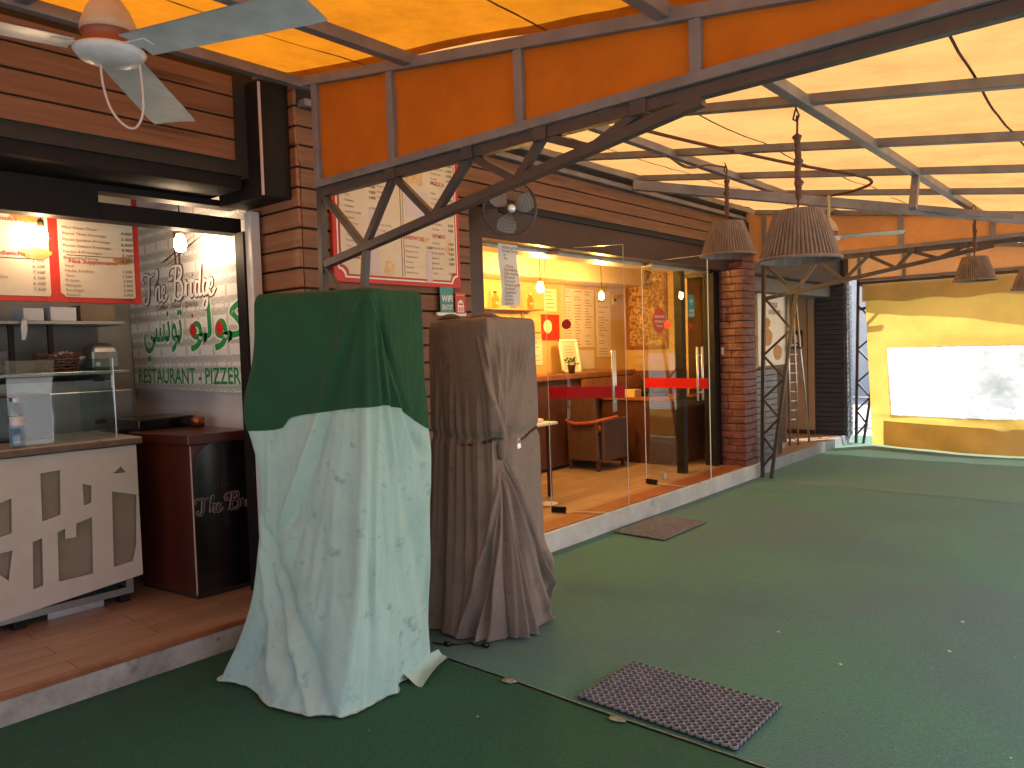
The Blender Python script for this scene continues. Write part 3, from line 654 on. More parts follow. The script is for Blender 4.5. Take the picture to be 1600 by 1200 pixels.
for k in range(15):   # folds fanning out from the middle of the top edge
    e = .02 + 1.9 * (k + .5) / 15 + rr.uniform(-.04, .04); gf.append((.93 + (e - .95) * .12, .0, e, 1.0, rr.uniform(.006, .018), rr.uniform(.07, .15), rr.uniform(.8, 1.2)))
for k in range(16):   # short folds that swell towards the hem
    e = rr.uniform(0, 2); gf.append((e + rr.uniform(-.15, .15), rr.uniform(.3, .75), e, 1.0, rr.uniform(.005, .016), rr.uniform(.06, .16), 1))
for k in range(9): e = 2 + rr.random() * 2; gf.append((e, .1, e + rr.uniform(-.2, .2), 1.0, .015, .08, 1))
gf += [(.93, 0, .22, .62, .024, .07, 1.0), (.95, 0, 1.75, .45, .018, .08, 1.0), (.05, .62, .45, .98, .03, .10, 1), (-.05, .55, .75, 1, .02, .09, 1)]
def gext(u, v):
    du = (u - 3.96 + 2) % 4 - 2
    return .075 * np.exp(-(du / .11) ** 2) * np.exp(-((v - .30) / .11) ** 2) + .03 * np.exp(-((u - 1.92) / .1) ** 2) * np.exp(-((v - .45) / .15) ** 2)
bd = per([(0, .352, 0), (.25, .345, 0), (.33, .318, 0), (.7, .300, 0), (1.0, .292, 0), (1.3, .292, 0), (1.55, .305, 0), (1.7, .328, 0), (1.95, .365, 0), (2.4, .36, 0), (3, .33, 0), (3.6, .35, 0)], us)[:, 0]
wl_ = lambda u: np.exp(-(((u + 1.0) % 4 - .85) / .75) ** 2)
wf = lambda v, u: (.42 * v + .58 * v ** 3) * (1 - wl_(u)) + (.12 * v + .88 * v ** 4.5) * wl_(u)
vsu = [bd * t for t in np.concatenate([np.linspace(0, .09, 8), np.linspace(.11, 1, 80)])]
vsl = [(bd - .03) + (1 - bd + .03) * t for t in np.linspace(0, 1, 200)]
hemf = lambda u: .008 + .012 * (noise.noise((u * 4, 2, 1)) + .5)
Pu = drape(gtop, gbot, 1.905, us, vsu, wf, gf, 11, gext, hem=hemf)
Pl = drape(gtop, gbot, 1.905, us, vsl, wf, gf, 11, gext, hem=hemf)
cen = Pl[:, :, :2].mean(1)[:, None]; dl = Pl[:, :, :2] - cen; Pl[:, :, :2] -= dl / np.linalg.norm(dl, axis=2)[..., None] * .006
ring_mesh(Pu, True, .012, 4).build('green_sheet', m_cgreen, G, smooth=True)
# loose hem that curls out along the ground
hm = []
for k, (o_, z) in enumerate(((0, None), (.005, .010), (.011, .007), (.017, .009))):
    if k: q = Pl[-1].copy(); q[:, :2] += dl[-1] / np.linalg.norm(dl[-1], axis=1)[:, None] * (o_ * np.array([.4 + 1.2 * max(0, noise.noise((u * 5, 7, 1)) + .3) for u in us]))[:, None]; q[:, 2] = z + .012 * np.array([abs(noise.noise((u * 9, k, 3))) for u in us]); hm.append(q)
Pl2 = np.concatenate([Pl, np.array(hm)], 0)
ring_mesh(Pl2).build('mint_sheet', m_cmint, G, smooth=True)
# corner of the pale sheet spread on the ground
b = MB(); P = []
for i in range(14):
    t = i / 13; row = []
    for j in range(12):
        s_ = j / 11; x = -2.83 + .17 * s_ * (1 - t * .55) - .03 * t; y = 2.36 + .30 * t; row.append((x, y, .012 + .035 * (1 - s_) ** 2 + .012 * math.sin(s_ * 6 + t * 4) * s_ + .035 * max(0, s_ - .8) * 3 * t))
    P.append(row)
b.grid(P); b.build('sheet_corner', m_cmint, G, smooth=True)

Gy = thing('covered_appliance', (-2.95, 3.15, 0), 'tall box under a grey brown sheet tied in a knot and chained round its middle', 'covered appliance')
ytop = [(-3.22, 3.0), (-2.72, 2.965), (-2.74, 3.40), (-3.22, 3.43)]
ybot = [(0, -3.24, 2.93), (.35, -3.02, 2.90), (.6, -2.89, 2.93), (.85, -2.76, 2.99), (1.05, -2.68, 3.06), (1.3, -2.65, 3.20), (1.5, -2.72, 3.34), (1.75, -2.76, 3.46), (2.0, -2.84, 3.56), (2.5, -3.05, 3.46), (3, -3.24, 3.38), (3.5, -3.26, 3.15)]
kn = (1.17, .405)
yf = []
for k in range(17):
    e = .45 + 1.5 * (k + .5 + rr.uniform(-.45, .45)) / 17; yf.append((kn[0] + (e - kn[0]) * .06, .44, e, 1.0, rr.uniform(.012, .042), rr.uniform(.03, .10), rr.uniform(.7, 1.4)))
for k in range(9):
    e = .8 + 1.1 * k / 8 + rr.uniform(-.04, .04)
    # folds running up from the knot: mirrored so they widen towards the top
    yf.append((e, .04, kn[0] + (e - kn[0]) * .12, .40, rr.uniform(.016, .026), .075, .8))
for k in range(8): e = rr.uniform(.0, .9); yf.append((e + .1, rr.uniform(.1, .4), e, 1, rr.uniform(.008, .02), rr.uniform(.05, .1), 1))
for k in range(8): e = 2 + rr.random() * 2; yf.append((e, .1, e, 1.0, .012, .08, 1))
def yext(u, v):
    g = lambda a, s, b_, t: np.exp(-((u - a) / s) ** 2) * np.exp(-((v - b_) / t) ** 2)
    return -.016 * np.exp(-((v - .372) / .018) ** 2) - .030 * g(kn[0], .22, .47, .06) - .02 * g(kn[0], .3, .385, .05) + .05 * g(1.93, .16, .86, .055) + .03 * g(1.75, .16, .92, .035) + .018 * g(.99, .05, .2, .2) - .02 * g(1.6, .1, .97, .02)
Py = drape(ytop, ybot, 1.775, us, np.concatenate([np.linspace(0, .03, 7), np.linspace(.035, 1, 240)]), lambda v, u: .30 * v + .70 * v ** 2.6, yf, 21, yext,
           hem=lambda u: .008 + .015 * (noise.noise((u * 4, 5, 1)) + .5) + .075 * math.exp(-((u - 1.9) / .18) ** 2))
ring_mesh(Py, True, .02, 8).build('grey_sheet', m_cgrey, Gy, smooth=True)
b = MB()      # crumpled ridge lying on top and the knot
for (x0, y0, x1, y1, r_) in ((-3.18, 3.05, -2.95, 3.0, .016), (-3.0, 3.12, -2.85, 3.2, .02)):
    b.tube([(x0 + (x1 - x0) * t, y0 + (y1 - y0) * t, 1.785 + .012 * math.sin(t * 3.1)) for t in np.linspace(0, 1, 9)], [r_ * math.sin(.3 + 2.5 * t) for t in np.linspace(0, 1, 9)], 10)
b.build('sheet_ruck', m_cgrey, Gy, smooth=True)
kx, ky = -2.722, 3.055
b = MB(); prof = [(.010, 1.00), (.020, 1.02), (.027, 1.06), (.029, 1.11), (.027, 1.15), (.019, 1.18), (.012, 1.20)]
b.lathe(prof, (kx + .004, ky, 0), 20)
b.v = [(v[0] + .004 * noise.noise((v[0] * 60, v[1] * 60, v[2] * 20)) + (v[2] - 1.1) * .05, v[1] + .008 * noise.noise((v[2] * 20, v[1] * 70, 3)), v[2]) for v in b.v]
b.build('knot', m_cgrey, Gy, smooth=True)
# chain and padlock
def chain(mb, pts, L=.024, r=.0032):
    pts = catmull(pts, 40); acc = 0; seq = [pts[0]]
    for a, c in zip(pts, pts[1:]):
        acc += (c - a).length
        if acc >= L * .72: seq.append(c); acc = 0
    for i, (a, c) in enumerate(zip(seq, seq[1:])):
        d = (c - a).normalized(); s_ = d.cross(Vector((0, 0, 1))).normalized() if abs(d.z) < .9 else Vector((0, 1, 0)); w = s_ if i % 2 else d.cross(s_)
        m = (a + c) / 2; mb.tube([m + d * (L * .5) * math.cos(t) + w * (L * .3) * math.sin(t) for t in [k * math.pi / 4 for k in range(8)]], r, 5, True)
m_chain = M('rusty_chain', (.07, .045, .035), (.12, .09, .07), 30, .55, metal=.5)
iv = 7 + int(.37 * 240)
def onr(u, dz=0, off=.008):
    q = Py[iv - 4, int(u / 4 * 560) % 560]; c = Py[iv - 4].mean(0); n_ = Vector((q[0] - c[0], q[1] - c[1], 0)).normalized(); return (q[0] + n_.x * off, q[1] + n_.y * off, q[2] + dz)
b = MB(); chain(b, [onr(u, dz) for u, dz in ((.02, -.04), (.25, -.045), (.5, -.04), (.7, -.03), (.88, -.012), (.97, 0), (1.06, .004), (1.14, 0), (1.2, .0), (1.35, -.025), (1.55, -.03), (1.8, -.012), (1.95, .0), (2.1, .006))]); chain(b, [onr(1.3, -.01), onr(1.31, -.05, .012), onr(1.32, -.10, .010)])
tag(b.build('chain', m_chain, smooth=True), 'rusty steel chain drawn round the grey brown sheet', 'chain')
q = onr(1.52, -.055, .014); T = thing('padlock', q, 'small silver padlock hanging from the chain on the grey sheet', 'padlock')
b = MB().obox((q[0] - .006, q[1] - .016, q[2] - .02), (.012, 0, 0), (.0, .032, .006), (0, -.006, .03)); b.build('lock_body', m_chrome, T, bevel=.003)
MB().tube([(q[0], q[1] - .010, q[2] + .008), (q[0], q[1] - .010, q[2] + .03), (q[0], q[1], q[2] + .04), (q[0], q[1] + .010, q[2] + .03), (q[0], q[1] + .010, q[2] + .010)], .003, 6).build('shackle', m_chrome, T, smooth=True)
b = MB().tube(catmull([(-3.0, 2.75, .02), (-2.93, 2.80, .012), (-2.88, 2.83, .014), (-2.86, 2.88, .012), (-2.80, 2.88, .012), (-2.77, 2.90, .014)], 6), .005, 6)
b.tube([(-2.77, 2.90, .015), (-2.735, 2.905, .016)], .014, 8).tube([(-2.95, 2.79, .015), (-2.915, 2.80, .015)], .012, 8); b.tube([(-2.735, 2.90, .018), (-2.715, 2.902, .018)], .003, 5)
tag(b.build('power_cable', m_blackgl, smooth=True), 'short black power cable with plug lying between the two covered boxes', 'cable')

# ------------------------------------------------------------ doormats of rubber rings
def mat_(loc, rz_, lab):
    b = MB(); nx, ny, c = 21, 13, .0362
    for i in range(nx):
        for j in range(ny):
            x = (i - nx / 2 + .5) * c; y = (j - ny / 2 + .5) * c; k = 8; r0, r1 = .0135, .0192; b0 = len(b.v)
            for r_, z in ((r1, 0), (r1, .012), (r0 + .001, .014), (r0, .003)):
                for a in range(k): t = 2 * math.pi * (a + .5) / k; b.v.append((x + r_ * math.cos(t), y + r_ * math.sin(t), z))
            for q in range(3):
                for a in range(k): d = (a + 1) % k; b.f.append((b0 + q * k + a, b0 + q * k + d, b0 + (q + 1) * k + d, b0 + (q + 1) * k + a)); b.m.append(0)
    b.mi = 1; b.box(-nx * c / 2, nx * c / 2, -ny * c / 2, ny * c / 2, -.002, .0025)
    o = b.build('rubber_doormat', [m_rubber, m_rubhole]); o.location = loc; o.rotation_euler = (0, 0, rz_); return tag(o, lab, 'doormat', 'rubber ring doormats on the turf')
mat_((-1.63, 2.955, .006), R(0), 'dark perforated rubber doormat beside the turf seam, with white scraps on it')
mat_((-3.305, 5.77, .006), R(90), 'dark perforated rubber doormat at the step below the glass doors')

# ------------------------------------------------------------ kitchen counter
K = thing('kitchen_counter', (-4.9, .5, .146), 'pale counter with cut-out shapes and worn granite top in the kitchen opening', 'counter')
cut = [[(1.415, 1.0), (1.514, 1.007), (1.504, .757), (1.411, .736)], [(1.624, .911), (1.671, .893), (1.666, .797), (1.625, .786)], [(1.789, .945), (1.837, .981), (1.864, .943)],
       [(1.78, .842), (1.918, .8), (1.904, .504), (1.877, .406), (1.767, .398)], [(1.483, .661), (1.523, .674), (1.52, .617), (1.576, .616), (1.58, .692), (1.665, .712), (1.655, .387), (1.475, .385)],
       [(1.359, .633), (1.406, .645), (1.399, .383), (1.349, .375)], [(1.14, .85), (1.273, .887), (1.266, .702), (1.15, .68)], [(1.10, .60), (1.264, .609), (1.238, .449)],
       [(.8, .98), (.95, 1.0), (.93, .7), (.82, .72)], [(.6, .6), (.9, .62), (.85, .35), (.62, .4)], [(.3, .95), (.5, .9), (.45, .5), (.28, .55)]]
me = bpy.data.meshes.new('front_panel'); bm = bmesh.new(); L0 = wloc(K)
def loop(pts):
    vv = [bm.verts.new(Vector((-4.65, a, z)) - L0) for a, z in pts]; return [bm.edges.new((vv[i], vv[(i + 1) % len(vv)])) for i in range(len(vv))]
ed = loop([(-1.5, .20), (1.19, .243), (1.93, .315), (1.93, 1.10), (-1.5, 1.10)])
for c_ in cut: ed += loop(c_)
bmesh.ops.triangle_fill(bm, edges=ed, use_beauty=True)
g = bmesh.ops.extrude_face_region(bm, geom=bm.faces[:]); bmesh.ops.translate(bm, verts=[v for v in g['geom'] if isinstance(v, bmesh.types.BMVert)], vec=(-.012, 0, 0))
bmesh.ops.recalc_face_normals(bm, faces=bm.faces); bm.to_mesh(me); bm.free(); me.materials.append(m_panel); o = bpy.data.objects.new('front_panel', me); COL.objects.link(o); o.parent = K
MB().box(-4.70, -4.675, -1.5, 1.92, .33, 1.09).build('backing_panel', m_inset, K)
b = MB(); b.box(-5.35, -4.625, -1.5, 1.955, 1.118, 1.148); b.build('countertop', m_granite, K, bevel=.004)
MB().box(-4.628, -4.612, -1.5, 1.955, 1.108, 1.144).build('countertop_edge', m_gr_edge, K, bevel=.006)
MB().box(-5.32, -4.72, 1.86, 1.90, .2, 1.115).box(-5.32, -4.72, -1.5, 1.86, .2, .24).build('carcass', m_stain, K)
for y in (.2, 1.3, 1.86): MB().box(-4.80, -4.75, y - .03, y + .03, .146, .24).build('foot', m_black, K)
MB().box(-4.95, -4.78, 1.45, 1.75, .147, .20).build('base_rail', m_alu, K)
# glass guard standing on the counter
T = thing('sneeze_guard', (-4.9, 1.83, 1.148), 'smudged clear glass guard standing on the granite counter', 'glass screen')
MB().box(-4.726, -4.72, 1.3, 1.85, 1.148, 1.62).build('guard_pane', m_glassk, T); MB().box(-5.25, -4.727, 1.846, 1.851, 1.148, 1.62).build('side_pane', m_glassk, T)
for z in (1.25, 1.5): MB().box(-4.735, -4.712, 1.74, 1.80, z - .012, z + .012).build('clamp', m_black, T, bevel=.003)
MB().tube([(-4.723, 1.853, 1.148), (-4.723, 1.853, 1.62)], .004, 6).build('guard_edge', m_alu, T)
# water bottle
T = thing('water_bottle', (-4.575, 1.39, 1.148), 'half full clear plastic water bottle on the granite counter', 'bottle')
T.location = (-4.69, 1.33, 1.148); q = (-4.69, 1.33, 1.148)
MB().lathe([(.030, 0), (.033, .008), (.033, .06), (.030, .07), (.033, .08), (.033, .17), (.031, .20), (.017, .235), (.013, .245), (.013, .255)], q, 24).build('bottle_shell', m_water, T, smooth=True)
MB().lathe([(.0285, .004), (.030, .01), (.030, .105)], q, 20).build('water', glass('water', (.78, .84, .9), 1.33, .0, .03), T, smooth=True)
MB().lathe([(.0145, .250), (.0145, .272)], q, 16).build('bottle_cap', m_whitep, T); MB().lathe([(.0338, .125), (.0338, .172)], q, 24, cap=False).build('bottle_label', M('pink_label', (.55, .45, .47), (.65, .62, .66), 40, .5), T, smooth=True)
# things behind the counter
tag(MB().box(-5.55, -5.05, 1.15, 1.62, 1.149, 1.42).build('microwave', m_blackgl, bevel=.01), 'glossy black box shaped appliance on the counter behind the water bottle', 'appliance')
T = thing('steel_cabinet', (-5.7, .8, .15), 'tall scuffed stainless cabinet standing behind the counter', 'cabinet')
MB().box(-6.05, -5.65, -.8, 2.2, .15, 1.48).build('cabinet_body', m_stain, T, bevel=.006)
for y in (.1, .9, 1.65): MB().box(-5.645, -5.63, y, y + .68, .9, 1.40).build('cabinet_door', m_stain, T, bevel=.008)
MB().tube([(-5.62, 1.9, 1.12), (-5.60, 1.9, 1.12), (-5.60, 2.12, 1.12), (-5.62, 2.12, 1.12)], .008, 6).build('cabinet_handle', m_alu, T, smooth=True)
T = thing('steel_shelf', (-5.8, 1, 1.5), 'two tier stainless wall shelf loaded with dishes behind the menu panel', 'shelf')
MB().box(-6.08, -5.58, -1.2, 2.30, 1.515, 1.54).build('lower_shelf', m_stain, T, bevel=.004); MB().box(-6.08, -5.62, -1.2, 2.30, 1.86, 1.885).build('upper_shelf', m_stain, T, bevel=.004)
for y in (-.8, 1.60, 1.83): MB().beam((-5.66, y, 1.54), (-5.66, y, 1.86), .03).build('shelf_post', m_black, T)
def stack(x, y, n, r_, lab, z=1.541):
    T = thing('plate_stack', (x, y, z), lab, 'plates', 'plate stacks on the kitchen shelf')
    for k in range(n): MB().lathe([(r_ * .55, k * .011), (r_ * .6, k * .011 + .002), (r_, k * .011 + .012), (r_ * .98, k * .011 + .014), (r_ * .5, k * .011 + .005)], (x + .003 * math.sin(k * 2), y, z), 24).build('plate', m_plate, T, smooth=True)
stack(-5.80, 1.50, 13, .115, 'taller stack of pale plates beside the brown basket'); stack(-5.8, 1.20, 9, .12, 'shorter stack of pale plates on the shelf at the photo edge')
T = thing('bread_basket', (-5.68, 1.88, 1.541), 'brown openwork basket holding a white cloth on the kitchen shelf', 'basket')
b = MB(); n = 36
for k in range(6):
    z = 1.545 + k * .02; r_ = .095 + .0045 * k; b.tube([(-5.69 + r_ * math.cos(t) * 1.0, 1.875 + r_ * 1.15 * math.sin(t), z + .004 * math.sin(9 * t + k * 3)) for t in [2 * math.pi * i / n for i in range(n)]], .0075, 5, True)
for i in range(28): t = 2 * math.pi * i / 28; b.tube([(-5.69 + .09 * math.cos(t), 1.875 + .104 * math.sin(t), 1.542), (-5.69 + .119 * math.cos(t), 1.875 + .137 * math.sin(t), 1.658)], .006, 5)
b.tube([(-5.69 + .12 * math.cos(t), 1.875 + .138 * math.sin(t), 1.658 + .007 * math.sin(14 * t)) for t in [2 * math.pi * i / 60 for i in range(60)]], .009, 6, True)
b.build('woven_body', m_basket, T, smooth=True)
MB().grid([[(-5.69 + (i - 6) * .014, 1.89 + (j - 6) * .016, 1.672 + .03 * noise.noise((i * .5, j * .5, 1)) - .0006 * ((i - 6) ** 2 + (j - 6) ** 2)) for i in range(13)] for j in range(13)]).build('white_cloth', m_plate, T, smooth=True)
T = thing('kitchen_toaster', (-5.75, 2.17, 1.541), 'rounded grey metal appliance at the end of the shelf', 'toaster')
b = MB().lathe([(.085, 0), (.09, .02), (.088, .12), (.07, .165), (.03, .18)], (0, 0, 0), 4, Matrix.Rotation(R(45), 3, 'Z')); b.v = [(-5.75 + v[0] * 1.6, 2.17 + v[1] * 1.5, 1.545 + v[2] * 1.05) for v in b.v]; b.build('toaster_body', m_stain, T, bevel=.02)
MB().box(-5.655, -5.64, 2.10, 2.13, 1.57, 1.60).build('toaster_switch', m_white_t, T, bevel=.004)
tag(MB().box(-5.9, -5.66, 1.68, 1.80, 1.886, 1.97).box(-5.9, -5.66, 1.84, 2.0, 1.886, 1.98).build('paper_box', m_plate, bevel=.004), 'white paper packets on the upper kitchen shelf', 'packets')
tag(MB().box(-5.98, -5.7, 2.04, 2.27, 1.886, 2.0).build('cardboard_carton', M('carton', (.22, .16, .11), (.18, .13, .09), 4, .8), bevel=.004), 'brown carton at the end of the upper kitchen shelf', 'carton')
P = catmull([(-5.61, 1.66, 1.90), (-5.60, 1.65, 1.885), (-5.595, 1.645, 1.83), (-5.60, 1.64, 1.76)], 5)
tag(MB().grid([[(p.x, p.y + .03 * s_ / 5 + .004 * math.sin(s_ * 2 + p.z * 40), p.z) for s_ in range(6)] for p in P]).build('dish_cloth', m_plate, smooth=True), 'white cloth hanging over the upper kitchen shelf edge', 'cloth')
tag(MB().lathe([(.05, 0), (.11, .05), (.135, .10), (.137, .105), (.12, .10)], (-5.85, 1.98, 1.541), 24).build('mixing_bowl', m_plate, smooth=True), 'wide pale bowl on the shelf behind the brown basket', 'bowl')
# lit bulbs
def bulb(loc, ztop, lab, grp, mat_glow, big=1.0, tilt=0):
    T = thing('hanging_bulb', loc, lab, 'light bulb', grp); x, y, z = loc
    MB().lathe([(.004 * big, -.050 * big), (.020 * big, -.045 * big), (.029 * big, -.02 * big), (.026 * big, .01 * big), (.014 * big, .035 * big)], loc, 16).build('glass_bulb', mat_glow, T, smooth=True)
    MB().lathe([(.016, .035), (.017, .07), (.012, .078)], loc, 14).build('bulb_socket', m_brass, T, smooth=True)
    MB().tube(catmull([(x, y, z + .078), (x + .004, y + .006, z + .12), (x + .008, y - .008, z + .15), (x, y, z + .19), (x, y, ztop)], 5), .0035, 5).build('bulb_cable', m_black, T, smooth=True)
    return T
bulb((-4.5, 1.44, 2.285), 3.2, 'brightly lit bulb hanging in front of the kitchen menu panel', 'kitchen bulbs', m_bulbk, 1.1)
m_bulbdim = emis('dim_bulb', (1, .68, .42), 70)
bulb((-4.75, 2.31, 2.35), 3.2, 'dimmer bulb hanging in front of the tiled banner', 'kitchen bulbs', m_bulbdim, 1.3)
bulb((-4.9, 4.965, 2.225), 2.95, 'lit bulb seen left of the dark entrance post', 'lit bulbs in the dining room', m_bulbglow)
bulb((-4.9, 6.17, 2.245), 2.95, 'lit bulb beside the handwritten paper on the glass', 'lit bulbs in the dining room', m_bulbglow, 1.25)
bulb((-4.9, 7.30, 2.19), 2.95, 'lit bulb in front of the sheets pinned on the tan wall', 'lit bulbs in the dining room', m_bulbglow)

# ------------------------------------------------------------ menus and signs
def scallop(w, h, m, r_):
    """rounded-in panel outline"""
    P = []
    for (cx, cy, a0) in ((m, m, 90), (w - m, m, 180), (w - m, h - m, 270), (m, h - m, 0)):
        P += [(cx + r_ * math.cos(R(a0 - 90 * k / 6)), cy + r_ * math.sin(R(a0 - 90 * k / 6))) for k in range(7)]
    return P
items = ["Mini Pizza Thon", "Panini Thon Fromage", "Panini Jambon Fromage", "Panini Salami Fromage", "Panini 4 Fromages", "Baguette Farcie"]
T = thing('kitchen_menu', (-4.6, .9, 1.9), 'red framed double menu panel hanging in the kitchen opening', 'menu')
o_ = Vector((-4.62, 0, 0)); zb, zt, ya, ym, yb = 1.937, 2.64, -.2, 1.545, 1.995
MB().box(-4.64, -4.62, ya, yb, zb, zt).build('panel_board', m_red, T, bevel=.002)
b = MB(); b.plate((-4.62, 0, 0), w=ym - .035 - ya, h=zt - zb - .03, x=ya, y=zb + .03, th=.003, **FX); b.build('menu_sheet', m_cream, T); b = MB(); b.plate((-4.62, 0, 0), w=yb - ym - .05, h=zt - zb - .03, x=ym + .015, y=zb + .03, th=.003, **FX); b.build('menu_sheet', m_cream, T)
b = MB(); b.ppoly((-4.616, ym - .01, zb), pts=[(-.05, 0), (.06, 0), (.05, .03), (.03, .05), (0, .055), (-.025, .045), (-.03, .03), (-.05, .03)], **FX); b.build('frame_corner', m_red, T); b = MB(); b.ppoly((-4.616, yb, zb), pts=[(-.05, 0), (0, 0), (0, .05), (-.03, .045), (-.045, .03)], **FX); b.build('frame_corner', m_red, T)
b = MB(); P0 = (-4.616, 0, 0)
for i, s_ in enumerate(items): text(b, s_, (-4.616, ym + .035, 2.345 - i * .033), size=.022, w=.012 * len(s_), **FX)
for i, s_ in enumerate(["Oeuf", "Huile D'olive", "Thon", "Frites", "Merguez", "Escalope", "Salami"]): text(b, s_, (-4.616, ym + .04, 2.135 - i * .027), size=.02, w=.0115 * len(s_), **FX)
for i, s_ in enumerate(["Thon", "Fromage", "Cordon bleu", "Escalope grillee", "Merguez", "Jambon"]): text(b, s_, (-4.616, ym - .42, 2.15 - i * .031), size=.02, w=.0115 * len(s_), **FX)
for i, s_ in enumerate(["Thon", "Fromage"]): text(b, s_, (-4.616, ym - .42, 2.30 - i * .031), size=.02, w=.0115 * len(s_), **FX)
b.build('item_lettering', m_inkb, T)
for s_, y_, z_, w_ in (("Nos Supplements", ym + .06, 2.158, .26), ("Nos Sandwichs", ym - .40, 2.18, .25), ("Nos Makloubs", ym - .42, 2.36, .24)): b = MB(); text(b, s_, (-4.616, y_, z_), size=.033, w=w_, off=.015, **FX); b.build('heading_lettering', m_inkr, T)
b = MB()
for i in range(6): text(b, "%d.%d00" % (4 + i % 3, (i * 3) % 10), (-4.616, yb - .105, 2.335 - i * .032), size=.026, w=.065, shear=.3, off=.006, **FX)
for i, s_ in enumerate(["1.500", "1.200", "2.500", "3.000", "3.000", "5.000", "2.000"]): text(b, s_, (-4.616, yb - .105, 2.115 - i * .027), size=.022, w=.055, shear=.3, **FX)
for i in range(6): text(b, "%d.500" % (5 + i % 3), (-4.616, ym - .12, 2.15 - i * .031), size=.024, w=.06, shear=.3, **FX)
b.plate(P0, w=.37, h=.0025, x=ym + .05, y=2.20, **FX); b.plate(P0, w=.5, h=.002, x=ym - .62, y=2.165, **FX); b.build('price_lettering', m_ink, T)
m_food = M('printed_food', (.55, .25, .06), (.32, .14, .05), 30, .4)
for (y, z, r_) in ((ym - .13, 2.39, .055), (ym - .10, 2.195, .052), (yb - .10, 2.185, .035)): b = MB(); b.ppoly((-4.616, y, z), pts=[(r_ * 1.5 * math.cos(t) * (1 + .15 * math.sin(3 * t)), r_ * .6 * math.sin(t)) for t in [k * .45 for k in range(14)]], **FX); b.build('food_picture', m_food, T)

T = thing('menu_board', (-3.74, 3.27, 2.05), 'large cream menu board with red border on the pine wall behind the truss', 'menu')
ya, yb, zb, zt = 2.735, 3.80, 2.035, 2.98; w = yb - ya; h = zt - zb
MB().box(-3.748, -3.725, ya, yb, zb, zt).build('board_back', m_red, T, bevel=.003)
b = MB(); b.ppoly((-3.725, ya, zb), pts=scallop(w, h, .035, .035) if False else [(p[0], p[1]) for p in scallop(w, h, .028, .05)], th=.002, **FX); b.build('board_border', m_white_t, T)
b = MB(); b.ppoly((-3.7225, ya, zb), pts=scallop(w, h, .038, .052), th=.002, **FX); b.build('board_line', m_red, T)
b = MB(); b.ppoly((-3.720, ya, zb), pts=scallop(w, h, .05, .055), th=.002, **FX); b.build('board_sheet', m_cream, T)
o_ = (-3.7175, ya, zb); L = {m_inkb: MB(), m_ink: MB()}; rt = random.Random(5)
wl = ["Thon", "Fromage", "Escalope Panee", "Cordon Bleu", "Merguez", "Chawarma", "Jambon Fromage", "Quatre Saisons", "Vegetarienne", "Poulet Fume", "Salade Verte", "Omelette", "Kebab", "Saucisse", "Fruits de Mer", "Neptune"]
for (x, z0, n, wd, px) in ((.09, .86, 22, 1, .275), (.34, .84, 17, 0, .47), (.56, .25, 7, 1, .745), (.80, .82, 5, 1, 1.0), (.80, .62, 8, 1, 1.0), (.80, .29, 7, 1, 1.0)):
    for i in range(n):
        s_ = rt.choice(wl); z = z0 - i * .034
        if z < .06: break
        text(L[m_inkb], s_, (o_[0], ya + x, zb + z), size=.019, w=.0085 * len(s_), dz=.001, **FX)
        if wd and i % 6 != 5: text(L[m_ink], "%d.%d00" % (rt.randint(2, 12), rt.choice((0, 5))), (o_[0], ya + px, zb + z), size=.026, w=.052, shear=.25, off=.008, align='r' if px == 1 else 'l', dz=.001, **FX)
for s_, x, z, wd in (("TACOS", .12, .145, .15), ("SANDWICHS", .55, .30, .17), ("MALFOUF", .80, .86, .15), ("PIZZA", .80, .68, .13), ("SUPPLEMENTS", .80, .33, .12), ("KAFTEJI", .57, .87, .12), ("MAKLOUB", .09, .70, .13)):
    b = MB(); text(b, s_, (o_[0], ya + x, zb + z), size=.036, w=wd, dz=.001, off=.01, **FX); b.build('heading_lettering', m_inkr, T)
L[m_inkb].plate(o_, w=.004, h=.82, x=.525, y=.06, th=.0015, **FX).plate(o_, w=.003, h=.82, x=.545, y=.06, th=.0015, **FX)
L[m_inkb].build('item_lettering', m_inkb, T); L[m_ink].build('price_lettering', m_ink, T)
m_fp = M('food_print', (.62, .38, .18), (.75, .55, .32), 30, .4)
for (x, z, w_, h_) in ((.42, .10, .05, .05), (.955, .28, .04, .05), (.73, .31, .05, .022)): b = MB(); b.ppoly((-3.718, ya + x, zb + z), pts=[(w_ * math.cos(t) * (.8 + .2 * math.sin(4 * t)), h_ * math.sin(t)) for t in [k * .45 for k in range(14)]], th=.001, **FX); b.build('food_picture', m_fp, T)
MB().plate(o_, w=.16, h=.13, x=.565, y=.66, th=.001, **FX).build('food_picture', m_fp, T)
m_lil = M('lilac_paper', (.62, .52, .56), rough=.6)
for (w_, h_, x, y) in ((.2, .17, .57, .45), (.065, .40, .27, .06), (.05, .20, .74, .03)): MB().plate((-3.7172, ya, zb), w=w_, h=h_, x=x, y=y, th=.001, **FX).build('price_label', m_lil, T)
b = MB().disc((-3.7165, ya + .90, zb + .90), (1, 0, 0), .035); b.build('red_emblem', m_red, T)

